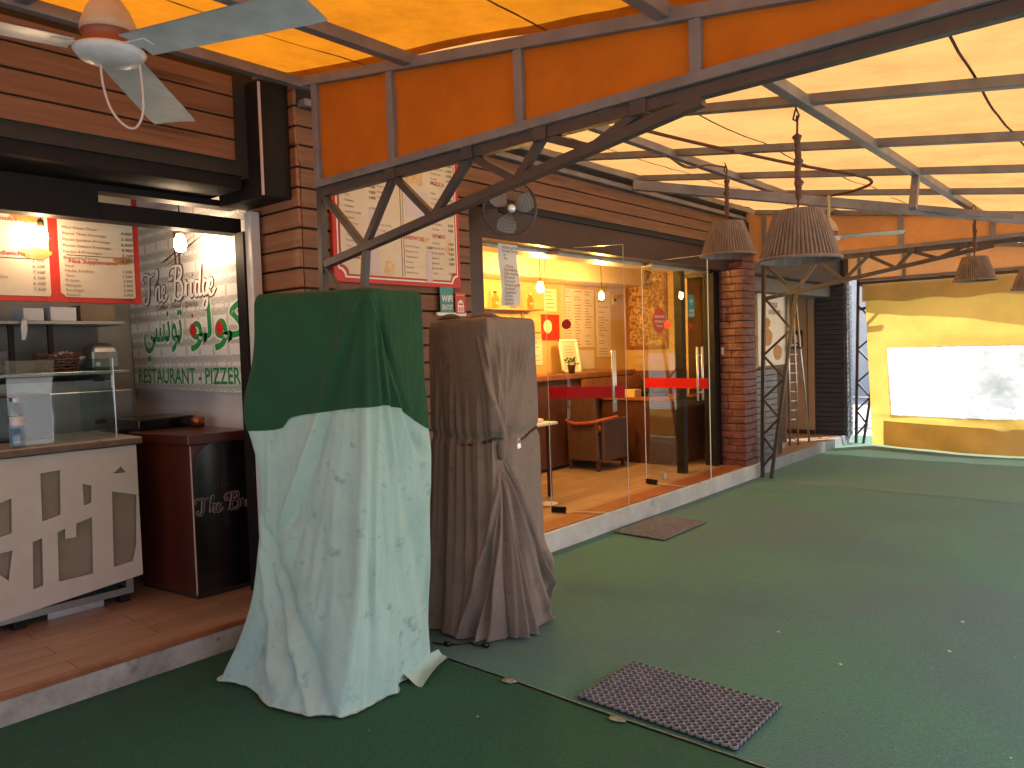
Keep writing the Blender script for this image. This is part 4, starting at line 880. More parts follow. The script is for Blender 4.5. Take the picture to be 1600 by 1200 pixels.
# banner on the kitchen side wall
m_ban = bpy.data.materials.new('tiled_print'); m_ban.use_nodes = True; t = m_ban.node_tree; p = t.nodes['Principled BSDF']; p.inputs['Roughness'].default_value = .3
tc = N(t, 'ShaderNodeTexCoord'); mp = N(t, 'ShaderNodeMapping'); mp.inputs['Scale'].default_value = (5.2, 5.2, 5.2); t.links.new(tc.outputs['Object'], mp.inputs[0])
vo = N(t, 'ShaderNodeTexVoronoi', feature='DISTANCE_TO_EDGE', i_Scale=2.3); fr = N(t, 'ShaderNodeVectorMath', operation='FRACTION'); sb = N(t, 'ShaderNodeVectorMath', operation='SUBTRACT'); sb.inputs[1].default_value = (.5, .5, .5); ab = N(t, 'ShaderNodeVectorMath', operation='ABSOLUTE')
t.links.new(mp.outputs[0], fr.inputs[0]); t.links.new(fr.outputs[0], sb.inputs[0]); t.links.new(sb.outputs[0], ab.inputs[0]); t.links.new(ab.outputs[0], vo.inputs['Vector'])
wv = N(t, 'ShaderNodeTexWave', wave_type='RINGS', i_Scale=1.6, i_Distortion=3.0); wv.inputs['Detail'].default_value = 1; t.links.new(ab.outputs[0], wv.inputs[0])
r1 = N(t, 'ShaderNodeValToRGB'); r1.color_ramp.elements[0].position = .03; r1.color_ramp.elements[1].position = .10; t.links.new(vo.outputs[0], r1.inputs[0])
r2 = N(t, 'ShaderNodeValToRGB'); r2.color_ramp.elements[0].position = .3; r2.color_ramp.elements[1].position = .5; t.links.new(wv.outputs[0], r2.inputs[0])
mu = N(t, 'ShaderNodeMath', operation='MINIMUM'); t.links.new(r1.outputs[0], mu.inputs[0]); t.links.new(r2.outputs[0], mu.inputs[1])
mx = N(t, 'ShaderNodeMix', data_type='RGBA'); mx.inputs[6].default_value = (.50, .49, .47, 1); mx.inputs[7].default_value = (.80, .78, .74, 1); t.links.new(mu.outputs[0], mx.inputs[0]); t.links.new(mx.outputs[2], p.inputs['Base Color'])
T = thing('wall_banner', (-5.2, 2.54, 1.37), 'patterned tile banner with white script and green Arabic lettering on the kitchen wall', 'banner')
b = MB(); b.hexa([(-6.06, 2.535, 1.385), (-4.30, 2.535, 1.375), (-4.30, 2.545, 1.375), (-6.06, 2.545, 1.385), (-6.12, 2.535, 2.70), (-4.30, 2.535, 2.70), (-4.30, 2.545, 2.70), (-6.12, 2.545, 2.70)]); b.build('banner_sheet', m_ban, T)
oy = 2.534
b = MB(); text(b, "RESTAURANT - PIZZERIA", (-5.99, oy, 1.43), size=.165, w=2.03 * .81, off=.02, ysc=.95, dz=.0016, **FY)
ar1 = '\uFEF2\uFEB4\uFEE7\uFEEE\uFE97'; ar2 = '\uFEEE\uFEDF\uFEEE\uFEDB'
text(b, ar1, (-5.86, oy, 1.74), size=.33, w=.62, off=.016, dz=.0016, ysc=1.05, **FY); text(b, ar2, (-5.13, oy, 1.74), size=.33, w=.74, off=.016, dz=.0016, ysc=1.05, **FY); b.build('green_lettering', m_green_t, T)
b = MB(); text(b, "RESTAURANT - PIZZERIA", (-6.0, oy, 1.426), size=.172, w=2.03 * .82, off=.03, ysc=.95, dz=.0008, **FY)
text(b, ar1, (-5.875, oy, 1.735), size=.34, w=.65, off=.045, dz=.0008, ysc=1.05, **FY); text(b, ar2, (-5.145, oy, 1.735), size=.34, w=.77, off=.045, dz=.0008, ysc=1.05, **FY)
b.build('white_outline', m_white_t, T)
for x, z, r_ in ((-5.085, 1.80, .047), (-4.72, 1.80, .047), (-5.085, 1.90, .012)): MB().disc((x, oy - .0018, z), (0, -1, 0), r_, 24, .001).build('red_ball', m_red, T)
m_brp = M('print_brown', (.13, .045, .025), rough=.5)
b = MB(); script(b, (-5.74, oy, 2.03), *FY.values(), .105, .19, .0006); b.build('script_outline', m_brp, T)
b = MB(); script(b, (-5.74, oy, 2.03), *FY.values(), .105, .105, .0045); b.build('script_lettering', m_white_t, T)
b = MB(); text(b, "Coffee - Food - Drinks", (-5.62, oy, 1.965), size=.055, w=.62, **FY)
for (x0, z0, x1, z1, w_) in ((-5.45, 2.27, -4.85, 2.44, .016), (-5.52, 2.30, -5.0, 2.44, .007)): b.ppoly((0, oy - .002, 0), pts=[(x0, z0), (x1, z1), ((x0 + x1) / 2, (z0 + z1) / 2 + w_), (x0 + .1, z0 + w_ * 1.6)], **FY)
for x in (-5.30, -5.24): b.plate((x, oy, 0), w=.018, h=.28, x=0, y=2.22, **FY)
b.build('bridge_drawing', m_brp, T)

# pedestal with the same name
T = thing('reception_stand', (-4.6, 2.3, .15), 'dark red wooden stand with black front and white script, beside the counter', 'stand')
c0, c1, c2, c3 = (-4.40, 2.135), (-5.0, 2.055), (-4.97, 2.50), (-4.385, 2.51)
def prism(c, z0, z1): return MB().hexa([(*c[1], z0), (*c[0], z0), (*c[3], z0), (*c[2], z0), (*c[1], z1), (*c[0], z1), (*c[3], z1), (*c[2], z1)])
prism([c0, c1, c2, c3], .17, 1.085).build('stand_body', m_ped, T, bevel=.004)
prism([(-4.385, 2.118), (-5.012, 2.035), (-4.98, 2.512), (-4.372, 2.512)], 1.086, 1.146).build('stand_top', m_ped, T, bevel=.006)
prism([(-4.41, 2.15), (-4.98, 2.07), (-4.95, 2.49), (-4.395, 2.49)], .147, .169).build('stand_plinth', m_dark, T)
e_ = Vector((.015, .375, 0)).normalized()
b = MB(); P = [(.012, 0), (.012, .78), (.03, .84), (.07, .885), (.13, .91), (.36, .91), (.36, 0)]
b.ppoly((-4.398, 2.137, .18), r=e_, u=(0, 0, 1), pts=P, th=.004); b.build('black_front', m_blackgl, T)
MB().beam((-4.397, 2.136, .18), (-4.397, 2.136, 1.08), .006).build('corner_strip', m_pink, T)  # thin pale strip up the stand's front corner
b = MB(); script(b, (-4.389, 2.185, .665), e_, (0, 0, 1), .046, .20, .001); b.build('script_outline', M('print_mauve', (.30, .22, .22), rough=.5), T)
b = MB(); script(b, (-4.389, 2.185, .665), e_, (0, 0, 1), .046, .075, .006); b.build('script_lettering', m_blackgl, T)
b = MB()
for k in range(7): b.plate((-4.390, 2.26, .80), r=e_, u=(0, 0, 1), w=.003, h=.03 + .07 * math.exp(-((k - 2) / 1.6) ** 2), x=k * .018, y=0, th=.001)
b.build('faint_drawing', M('print_faint', (.05, .03, .03), rough=.5), T)
tag(MB().box(-5.45, -5.06, 2.12, 2.50, 1.12, 1.215).build('cash_register', m_blackgl, bevel=.008), 'low black machine on the shelf behind the red wooden stand', 'machine')
tag(MB().box(-5.7, -4.99, 2.0, 2.535, 1.06, 1.115).build('side_shelf', m_dwood, bevel=.004), 'dark shelf carrying the black machine under the banner', 'shelf')
tag(MB().lathe([(.03, 0), (.045, .005), (.045, .06), (.04, .065)], (-4.90, 2.44, 1.147), 20).build('copper_tin', m_copper, smooth=True), 'small copper coloured tin beside the low black machine', 'tin')

# stickers and notes at the entrance
def sticker(name, y0, y1, z0, z1, m, lab, cat, x=-3.748):
    T = thing(name, (x, (y0 + y1) / 2, z0), lab, cat); b = MB(); rr_ = .02
    b.plate((x, 0, 0), w=y1 - y0, h=z1 - z0, x=y0, y=z0, th=.003, **FX); b.build('sign_plate', m, T, bevel=.004); return T
T = sticker('wifi_sign', 3.59, 3.715, 1.865, 2.04, m_teal, 'teal WIFI GRATUIT sign below the cream menu board', 'sign', -3.722)
b = MB(); text(b, "WIFI", (-3.719, 3.60, 1.94), size=.062, w=.105, off=.02, **FX); text(b, "GRATUIT", (-3.719, 3.60, 1.885), size=.05, w=.105, off=.015, **FX); b.build('white_lettering', m_white_t, T)
T = sticker('award_sign', 3.735, 3.835, 1.86, 2.01, m_red, 'small red sign with a white emblem beside the teal sign', 'sign', -3.722)
b = MB(); b.ppoly((-3.7185, 3.755, 1.87), pts=[(0, 0), (.06, 0), (.06, .05), (.052, .075), (.03, .088), (.008, .075), (0, .05)], th=.001, **FX); text(b, "RESTAURANT", (-3.719, 3.745, 1.985), size=.014, w=.08, **FX); b.build('white_emblem', m_white_t, T)
b = MB()
for k in range(3): b.plate((-3.7172, 3.765 + k * .017, 1.875), w=.008, h=.03, th=.001, **FX)
b.plate((-3.7172, 3.765, 1.92), w=.042, h=.012, th=.001, **FX); b.build('red_emblem', m_red, T)
MB().plate((-3.74, 3.56, 1.845), w=.28, h=.022, th=.02, **FX).build('sign_ledge', m_white_t, T)
T = thing('handwritten_notice', (-3.83, 4.44, 1.93), 'long white paper with handwritten list taped on the entrance glass', 'notice')
MB().grid([[(-3.83 + .012 * math.sin(j * .5), 4.335 + .225 * i / 4 - .004 * j / 10, 1.935 + .475 * j / 12) for i in range(5)] for j in range(13)]).build('paper_sheet', m_paper, T, smooth=True)
b = MB(); m_hand = M('pen_violet', (.12, .08, .16), rough=.6)
for i, s_ in enumerate(["Salade grillee", "Tunisie Poulet", "et", "Riz", "", "- Pizza", "Tajine Malsouka", "Ojja merguez", "Kamounia", "Couscous", "Poisson grille", "Escalope", "Spaghetti", "Chorba", "Kafteji", "Lablabi"]):
    if s_: text(b, s_, (-3.812, 4.345 if i in (0, 1) else 4.36, 2.372 - i * .0285), size=.03, w=min(.195, .0155 * len(s_)), shear=.35, off=.006 if i < 4 else .003, **FX)
b.build('handwriting', m_hand, T)

# ------------------------------------------------------------ glass doors
def glass_door(h, e, lab, band, dot):
    h, e = Vector((*h, 0)), Vector((*e, 0)); r_ = (e - h).normalized(); W_ = (e - h).length; n = r_.cross(Vector((0, 0, 1)))
    T = thing('glass_door', (h.x, h.y, .17), lab, 'door', 'glass doors standing open')
    F_ = dict(r=r_, u=(0, 0, 1)); o = h
    MB().plate(o - n * .005, w=W_, h=2.26, x=0, y=.185, th=.01, **F_).build('door_pane', m_glass, T)
    b = MB()
    for (x, w_) in ((-.001, .002), (W_ - .001, .003)): b.plate(o - n * .006, w=w_, h=2.26, x=x, y=.185, th=.012, **F_)
    b.plate(o - n * .006, w=W_, h=.003, x=0, y=2.444, th=.012, **F_).plate(o - n * .006, w=W_, h=.003, x=0, y=.183, th=.012, **F_)
    b.build('polished_edge', M('glass_edge', (.55, .62, .60), rough=.25), T)
    MB().plate(o + n * .0055, w=W_ - .02, h=.10, x=.01, y=1.165, th=.001, **F_).build('red_band', m_redglass, T)
    MB().plate(o - n * .014, w=.13, h=.05, x=0, y=.17, th=.028, **F_).build('pivot_patch', m_black, T, bevel=.003); MB().plate(o - n * .014, w=.13, h=.05, x=0, y=2.40, th=.028, **F_).build('top_patch', m_soffit, T, bevel=.003)
    for sgn in (1, -1):
        q = o + r_ * (W_ - .10) + n * sgn * .045; b = MB().tube([q + Vector((0, 0, 1.05)), q + Vector((0, 0, 1.57))], .011, 12)
        for z in (1.13, 1.49): b.tube([q + Vector((0, 0, z)), o + r_ * (W_ - .10) + n * sgn * .004 + Vector((0, 0, z))], .006, 8)
        b.build('pull_handle', m_chrome, T, smooth=True)
    if dot: MB().disc(o + r_ * dot[0] + n * .006 + Vector((0, 0, dot[1])), n, .042, 28, .001).build('red_dot', m_red, T)
    return T
glass_door((-4.04, 5.16), (-3.41, 5.415), 'open frameless glass door nearest the grey covered box', 0, (.18, 1.80))
glass_door((-4.05, 6.78), (-3.30, 6.725), 'open frameless glass door nearest the red brick pillar', 0, (.30, 1.80))
T = thing('round_sticker', (-4.04, 7.12, 1.72), 'round red sticker with white writing on the fixed glass', 'sticker')
MB().disc((-4.042, 7.10, 1.855), (1, 0, 0), .135, 36, .001).build('sticker_disc', m_red, T)
b = MB(); text(b, "BIENVENUE", (-4.040, 7.10, 1.885), size=.04, w=.2, align='c', **FX); text(b, "RESTAURANT", (-4.040, 7.10, 1.835), size=.035, w=.2, align='c', **FX); text(b, "Ouvert", (-4.040, 7.10, 1.79), size=.035, w=.12, align='c', **FX); b.build('white_lettering', m_white_t, T)
T = thing('wifi_sticker', (-4.04, 7.82, 1.89), 'teal round topped WIFI sticker on the glass beside the brick pillar', 'sticker')
b = MB(); b.ppoly((-4.042, 7.74, 1.90), pts=[(0, 0), (.16, 0), (.16, .19)] + [(.08 + .08 * math.cos(a), .19 + .07 * math.sin(a)) for a in [math.pi * k / 10 for k in range(1, 10)]] + [(0, .19)], th=.001, **FX); b.build('sticker_sheet', m_teal, T)
b = MB(); text(b, "WIFI", (-4.040, 7.82, 1.955), size=.05, w=.11, off=.015, align='c', **FX); text(b, "GRATUIT", (-4.040, 7.82, 1.915), size=.035, w=.11, off=.01, align='c', **FX)
for k, r_ in enumerate((.018, .034, .05)):
    A = [math.pi * (.25 + .5 * i / 8) for i in range(9)]; b.grid([[(-4.0385, 7.82 + (r_ + d) * math.cos(a), 2.045 + (r_ + d) * math.sin(a)) for a in A] for d in (0, .008)])
b.disc((-4.0405, 7.82, 2.045), (1, 0, 0), .007, 12, .001); b.build('white_lettering', m_white_t, T)
tag(MB().disc((-4.042, 7.80, 1.80), (1, 0, 0), .035, 24, .001).build('red_sticker', m_red), 'small plain red dot on the glass under the teal sticker', 'sticker')

# ------------------------------------------------------------ dining room
def sheet(name, y0, y1, z0, z1, lab, lines, m=m_cream, x=-5.797, head=None, cat='poster', cols=1, lm=m_inkb):
    T = thing(name, (x, (y0 + y1) / 2, z0), lab, cat); MB().plate((x, 0, 0), w=y1 - y0, h=z1 - z0, x=y0, y=z0, th=.006, **FX).build('printed_sheet', m, T)
    b = MB(); n = lines
    for c_ in range(cols):
        for i in range(n):
            if rt.random() < .85: wd = (y1 - y0) / cols; b.plate((x + .006, 0, 0), w=wd * rt.uniform(.3, .75), h=.008, x=y0 + c_ * wd + wd * .1, y=z1 - (z1 - z0) * (i + 1) / (n + 1), th=.001, **FX)
    if n: b.build('printed_lines', lm, T)
    return T
sheet('pinned_menu', 7.74, 8.44, 1.60, 2.36, 'wide cream menu sheet pinned on the tan wall behind the glass', 20, cols=3)
sheet('pinned_menu', 8.50, 8.84, 1.46, 2.35, 'narrow cream menu sheet next to the wall corner', 24, cols=1)
sheet('lower_notice', 8.06, 8.42, 1.31, 1.56, 'blank cream paper below the wide pinned menu', 0)
T = sheet('red_poster', 7.3, 7.66, 1.70, 2.02, 'red poster with a cream disc on the tan wall', 0, m_red)
MB().disc((-5.79, 7.42, 1.87), (1, 0, 0), .085, 28, .001).build('cream_disc', m_cream, T)
T = thing('no_smoking_sign', (-5.79, 7.98, 1.29), 'no smoking sign with crossed cigarette under the pinned menu', 'sign'); MB().plate((-5.797, 0, 0), w=.25, h=.28, x=7.86, y=1.30, th=.005, **FX).build('sign_sheet', m_cream, T)
b = MB().tube([(-5.79, 7.985 + .085 * math.cos(a), 1.475 + .085 * math.sin(a)) for a in [k * .3 for k in range(21)]], .008, 6, True).tube([(-5.79, 7.92, 1.53), (-5.79, 8.05, 1.42)], .008, 6); b.plate((-5.792, 0, 0), w=.21, h=.06, x=7.88, y=1.315, **FX); b.build('red_ring', m_inkr, T)
MB().plate((-5.791, 0, 0), w=.11, h=.018, x=7.93, y=1.465, **FX).build('cigarette', m_ink, T)
T = thing('picture_frame', (-5.6, 7.62, 1.29), 'white framed certificate leaning on the sideboard', 'picture frame'); e_ = Vector((-.16, .0, .98)).normalized()
b = MB(); F_ = dict(r=(0, 1, 0), u=e_); o_ = (-5.60, 7.45, 1.29)
for (x, y, w_, h_) in ((0, 0, .38, .03), (0, .39, .38, .03), (0, 0, .03, .42), (.35, 0, .03, .42)): b.plate(o_, w=w_, h=h_, x=x, y=y, th=.02, **F_)
b.build('frame_border', m_white_t, T); MB().plate(o_, w=.34, h=.38, x=.02, y=.02, th=.006, **F_).build('certificate', m_cream, T); b = MB()
for i in range(5): b.plate(o_, w=.18 - .02 * (i % 2), h=.006, x=.1, y=.32 - i * .035, th=.008, **F_)
b.build('printed_lines', m_inkb, T)
T = thing('sideboard', (-5.55, 8, .165), 'low dark wooden sideboard along the tan wall', 'sideboard'); MB().box(-5.78, -5.40, 6.4, 8.75, .2, 1.22).build('cabinet_body', m_dwood, T, bevel=.006); MB().box(-5.79, -5.37, 6.38, 8.77, 1.222, 1.285).build('cabinet_top', m_mwood, T, bevel=.005)
MB().box(-5.36, -5.30, 7.5, 8.75, 1.05, 1.21).build('cabinet_rail', m_mwood, T)
T = thing('potted_plant', (-5.45, 7.45, 1.286), 'small potted plant standing in front of the white framed certificate', 'plant'); MB().lathe([(.035, 0), (.05, .10), (.052, .105)], (-5.45, 7.43, 1.286), 16).build('plant_pot', m_dwood, T, smooth=True)
b = MB()
for k in range(90):
    a, e = rt.random() * 6.3, rt.uniform(-.1, 1.4); d = Vector((math.cos(a) * math.cos(e), math.sin(a) * math.cos(e), math.sin(e))) * rt.uniform(.03, .09); c_ = Vector((-5.45, 7.43, 1.40)) + d; u_ = d.orthogonal().normalized() * .012; b.poly([c_ - u_, c_ - d * .15, c_ + u_, c_ + d * .25])
b.build('leaves', m_pot, T)
T = thing('thermostat', (-5.79, 8.93, 2.2), 'small yellowed wall thermostat near the corner', 'thermostat'); MB().box(-5.80, -5.775, 8.88, 9.0, 2.18, 2.31).build('casing', m_soffit, T, bevel=.006); MB().box(-5.776, -5.772, 8.91, 8.97, 2.22, 2.26).build('display', m_ink, T)
# collage of photographs
m_col = bpy.data.materials.new('photo_collage'); m_col.use_nodes = True; t = m_col.node_tree; p = t.nodes['Principled BSDF']; p.inputs['Roughness'].default_value = .25
tc = N(t, 'ShaderNodeTexCoord'); vo = N(t, 'ShaderNodeTexVoronoi', i_Scale=13, distance='CHEBYCHEV'); n_ = N(t, 'ShaderNodeTexNoise', i_Scale=22, i_Detail=4); r_ = N(t, 'ShaderNodeValToRGB'); r_.color_ramp.elements[0].color = (.10, .03, .015, 1); r_.color_ramp.elements[1].color = (.75, .45, .20, 1)
r_.color_ramp.elements[0].position = .3; r_.color_ramp.elements[1].position = .62; mx = N(t, 'ShaderNodeMix', data_type='RGBA', blend_type='MULTIPLY'); mx.inputs[0].default_value = .55
t.links.new(tc.outputs['Object'], vo.inputs[0]); t.links.new(tc.outputs['Object'], n_.inputs[0]); t.links.new(n_.outputs[0], r_.inputs[0]); t.links.new(r_.outputs[0], mx.inputs[6]); bw = N(t, 'ShaderNodeRGBToBW'); t.links.new(vo.outputs['Color'], bw.inputs[0]); t.links.new(bw.outputs[0], mx.inputs[7]); t.links.new(mx.outputs[2], p.inputs['Base Color'])
T = thing('photo_collage', (-5.4, 9.18, 1.53), 'tall dark framed collage of small photographs on the end wall', 'picture'); b = MB()
for (x0, x1, z0, z1) in ((-5.75, -5.70, 1.55, 2.72), (-5.14, -5.10, 1.55, 2.72), (-5.70, -5.14, 1.55, 1.60), (-5.70, -5.14, 2.68, 2.72)): b.box(x0, x1, 9.165, 9.195, z0, z1)
b.build('frame_border', m_mwood, T, bevel=.003); MB().box(-5.70, -5.14, 9.18, 9.19, 1.6, 2.68).build('collage_print', m_col, T)
tag(MB().box(-5.74, -5.62, 9.12, 9.16, 2.44, 2.60).box(-5.72, -5.64, 9.115, 9.12, 2.47, 2.57).build('small_frame', m_dwood, bevel=.003), 'small dark picture hung over the corner of the collage', 'picture')
for i, z in enumerate((1.33, 1.45)): tag(MB().box(-5.62, -5.48, 9.185, 9.197, z, z + .09).build('wall_outlet', m_soffit, bevel=.003), ('lower', 'upper')[i] + ' of two beige sockets on the end wall below the collage', 'socket', 'wall sockets below the collage')
T = thing('bar_shelf', (-5.7, 6.2, 1.9), 'glass wall shelf with jars behind the handwritten notice', 'shelf')
for z in (1.78, 2.05): MB().box(-5.79, -5.60, 5.3, 7.1, z, z + .018).build('shelf_board', m_mwood, T, bevel=.002)
m_jar = glass('amber_jar', (.9, .68, .3), 1.45, .05, .08)
for k in range(11):
    z = 1.80 if k % 2 else 2.07; y = 5.42 + k * .155; h_ = .11 + .03 * ((k * 7) % 4); J = thing('shelf_jar', (-5.69, y, z), 'amber glass jar or bottle on the wall shelf behind the handwritten notice', 'jar', 'amber jars on the wall shelf')
    MB().lathe([(.035, 0), (.04, .01), (.04, h_ * .7), (.02, h_ * .85), (.018, h_)], (-5.69, y, z), 14).build('jar_glass', m_jar, J, smooth=True); MB().lathe([(.021, h_), (.021, h_ + .02)], (-5.69, y, z), 12).build('jar_lid', (m_dwood, m_brass, m_red)[k % 3], J)
T = thing('wall_picture', (-5.79, 6.35, 2.45), 'small dark framed picture high on the tan wall left of the notice', 'picture')
MB().box(-5.29, -5.27, 5.52, 5.70, 2.46, 2.72).build('frame_border', m_mwood, T, bevel=.003); MB().box(-5.27, -5.265, 5.55, 5.67, 2.49, 2.69).build('picture_print', m_cream, T)
for i_, (ya_, yb_, za_, zb_, lab_) in enumerate(((7.36, 7.62, 2.06, 2.34, 'yellowish flyer above the red poster'), (7.08, 7.30, 1.40, 1.72, 'cream flyer left of the red poster'), (7.70, 7.84, 1.44, 1.58, 'tiny cream note between the certificate and the pinned menu'))): sheet('wall_flyer', ya_, yb_, za_, zb_, lab_, 5)
# armchair seen from behind
T = thing('armchair', (-5.05, 7.4, .165), 'brown woven armchair with terracotta cushion seen from behind', 'armchair')
def obx(mb, x0, x1, y0, y1, z0, z1, tilt=0): return mb.hexa([(x0, y0, z0), (x1, y0, z0), (x1, y1, z0), (x0, y1, z0), (x0 + tilt * .3, y0 - tilt, z1), (x1 - tilt * .3, y0 - tilt, z1), (x1 - tilt * .3, y1 - tilt, z1), (x0 + tilt * .3, y1 - tilt, z1)])
obx(MB(), -5.32, -4.90, 7.14, 7.20, .28, 1.08, .03).build('backrest', m_leather, T, bevel=.015)
MB().box(-5.31, -4.91, 7.21, 7.70, .30, .56).build('seat_body', m_leather, T, bevel=.01); MB().box(-5.27, -4.95, 7.215, 7.70, .565, .64).build('seat_cushion', m_seatc, T, bevel=.03)
for x in (-5.36, -4.90): MB().box(x, x + .05, 7.205, 7.72, .28, .76).build('armrest', m_leather, T, bevel=.02)
for x, y in ((-5.31, 7.16), (-4.92, 7.16), (-5.31, 7.68), (-4.92, 7.68)): MB().box(x - .018, x + .018, y, y + .035, .165, .285).build('leg', m_dwood, T)
MB().tube(catmull([(-5.36, 7.17, .74), (-5.2, 7.10, .715), (-5.1, 7.1, .72), (-4.95, 7.10, .735), (-4.86, 7.25, .76), (-4.86, 7.5, .77)], 6), .022, 8).build('seat_roll', m_seatc, T, smooth=True)
# table with papers
T = thing('side_table', (-4.8, 5.6, .165), 'small white topped table with dark legs just inside the door', 'table')
MB().box(-5.25, -4.42, 5.15, 5.78, .868, .892).build('table_top', m_wtop, T, bevel=.003)
for x, y in ((-5.2, 5.2), (-4.5, 5.2), (-4.5, 5.73), (-5.2, 5.73)): MB().beam((x, y, .868), (x * 1.0, y, .165), .035).build('leg', m_dwood, T)
for k, (z, dx, m, lab) in enumerate(((.893, 0, m_wtop, 'thick white folder lowest in the pile on the side table'), (.931, .05, m_seatc, 'orange red folder in the middle of the pile on the side table'), (.962, .10, m_wtop, 'white folder on top of the pile on the side table'))):
    tag(MB().obox((-4.95 - dx, 5.3, z), (.47 - dx, .02 * k, 0), (-.02, .36, 0), (0, 0, .034 if k != 1 else .028)).build('paper_folder', m, bevel=.003), lab, 'folder', 'folders piled on the side table')
# desk with bits behind second door
T = thing('reception_desk', (-5.1, 8.35, .165), 'dark wooden desk at the back of the dining room', 'desk'); MB().box(-5.38, -4.35, 7.95, 8.7, .17, .93).build('desk_body', m_dwood, T, bevel=.006); MB().box(-5.40, -4.33, 7.92, 8.72, .932, .965).build('desk_top', m_mwood, T, bevel=.004)
tag(MB().box(-5.10, -4.92, 8.0, 8.16, .966, 1.06).build('yellow_box', M('yellow_card', (.6, .4, .12), rough=.6), bevel=.003), 'small yellow box on the dark desk', 'box')
tag(MB().box(-4.98, -4.66, 8.2, 8.38, .966, 1.03).build('desk_phone', m_blackgl, bevel=.01), 'black telephone on the dark desk', 'telephone')
tag(MB().lathe([(.03, 0), (.045, .10), (.047, .102), (.04, .1)], (-5.2, 8.02, .966), 18).build('paper_cup', m_whitep, smooth=True), 'white paper cup at the edge of the dark desk', 'cup')
tag(MB().lathe([(.10, 0), (.105, .006), (.02, .012)], (-4.30, 5.42, .166), 20).build('dropped_paper', m_paper), 'flat white paper lying on the floor inside the door', 'paper')

# ------------------------------------------------------------ banner stand, metal rack by the neighbouring shop
T = thing('burger_banner', (-4.0, 10.0, .14), 'upright white banner stand with burger pictures behind the grey low wall', 'banner stand')
MB().plate((-4.0, 9.55, 1.28), w=.95, h=.95, th=.008, **FX).build('banner_sheet', m_paper, T); MB().box(-4.03, -3.98, 9.5, 10.5, .136, .19).build('banner_base', m_alu, T); MB().plate((-4.0, 9.55, .19), w=.95, h=1.09, th=.006, **FX).build('banner_lower', m_dwood, T)
b = MB()
for (y, z, r_) in ((9.85, 1.66, .17), (10.2, 1.45, .15), (9.85, 1.85, .10)): b.ppoly((-3.991, y, z), pts=[(r_ * math.cos(a) * (1 + .1 * math.sin(5 * a)), r_ * .7 * math.sin(a)) for a in [k * .45 for k in range(14)]], **FX)
b.build('food_picture', m_food, T); b = MB(); text(b, "TOUS", (-3.991, 9.95, 2.06), size=.09, w=.26, off=.01, **FX); text(b, "LES JOURS", (-3.991, 9.9, 1.97), size=.08, w=.42, off=.01, **FX); b.build('banner_lettering', m_ink, T)
T = thing('metal_rack', (-3.9, 10.7, .135), 'folded bright metal ladder rack standing in the shop doorway', 'ladder rack')
b = MB().tube([(-3.95, 10.5, .137), (-3.95, 10.48, 2.35)], .018, 8).tube([(-3.88, 10.62, .137), (-3.90, 10.55, 2.35)], .014, 8).tube([(-3.86, 11.0, .137), (-3.90, 10.62, 2.3)], .016, 8); b.build('upright', m_alu, T, smooth=True)
for k in range(9): MB().tube([(-3.95, 10.49, .5 + k * .13), (-3.88, 10.62, .5 + k * .13)], .009, 6).build('rung', m_chrome, T, smooth=True)
MB().beam((-3.95, 10.45, 1.5), (-3.88, 10.75, 1.5), .03).build('crossbar', m_black, T)

# ------------------------------------------------------------ pendant lamps
def pendant(loc, ztop, lab, s_=1.0):
    T = thing('pendant_lamp', loc, lab, 'pendant lamp', 'cane pendant lamps under the canopy'); x, y, z = loc; h = .255 * s_; r0, r1 = .115 * s_, .198 * s_
    b = MB(); n = 56
    for i in range(n):
        a = 2 * math.pi * i / n; b.tube([(x + r0 * math.cos(a), y + r0 * math.sin(a), z + h), (x + (r0 + (r1 - r0) * .5 + .002) * math.cos(a), y + (r0 + (r1 - r0) * .5 + .002) * math.sin(a), z + h * .5), (x + r1 * math.cos(a), y + r1 * math.sin(a), z)], .0078 * s_, 5)
    b.lathe([(r1 * .97, .0), (r0 * .95, h)], (x, y, z), 40, cap=False)
    b.lathe([(r0, h), (r0 * .8, h + .006), (.02, h + .008)], (x, y, z), 30); b.build('lamp_shade', m_wicker, T, smooth=False)
    MB().tube([(x + (r1 + .004) * math.cos(a), y + (r1 + .004) * math.sin(a), z + .006) for a in [2 * math.pi * i / 48 for i in range(48)]], .011 * s_, 6, True).build('shade_rim', m_wicker, T, smooth=True)
    b = MB(); zz = z + h; rq = random.Random(int(x * 100)); P = []; rd = []
    m_ = int((ztop - .02 - zz) / .018)
    for k in range(m_ + 1):
        P.append((x + .004 * rq.uniform(-1, 1), y + .004 * rq.uniform(-1, 1), zz + k * (ztop - .02 - zz) / max(m_, 1))); rd.append(.017 * s_ if .12 < k / m_ < .75 else .006)
    for k in (int(m_ * .3), int(m_ * .55), int(m_ * .8)): rd[k] = .026 * s_
    b.tube(P, rd, 8); b.build('hanging_rope', m_rope, T, smooth=True)
    MB().tube([(x, y - .03, ztop + .02), (x + .02, y - .03, ztop - .03), (x, y, ztop - .05), (x - .03, y + .02, ztop - .03), (x - .02, y + .03, ztop + .02)], .005, 6).build('rope_loop', m_rope, T, smooth=True)
    return T
pendant((-1.437, 3.98, 2.015), 2.78, 'large dark cane pendant lamp nearest the camera, hanging from the grey rafter')
pendant((-2.54, 5.53, 2.268), 2.95, 'cane pendant lamp in front of the red brick pillar')
pendant((-1.315, 8.07, 2.10), 2.77, 'cane pendant lamp hanging far back in front of the yellow curtain', .85)
pendant((-.80, 7.4, 1.955), 2.70, 'cane pendant lamp cut by the right edge of the photo', .72)
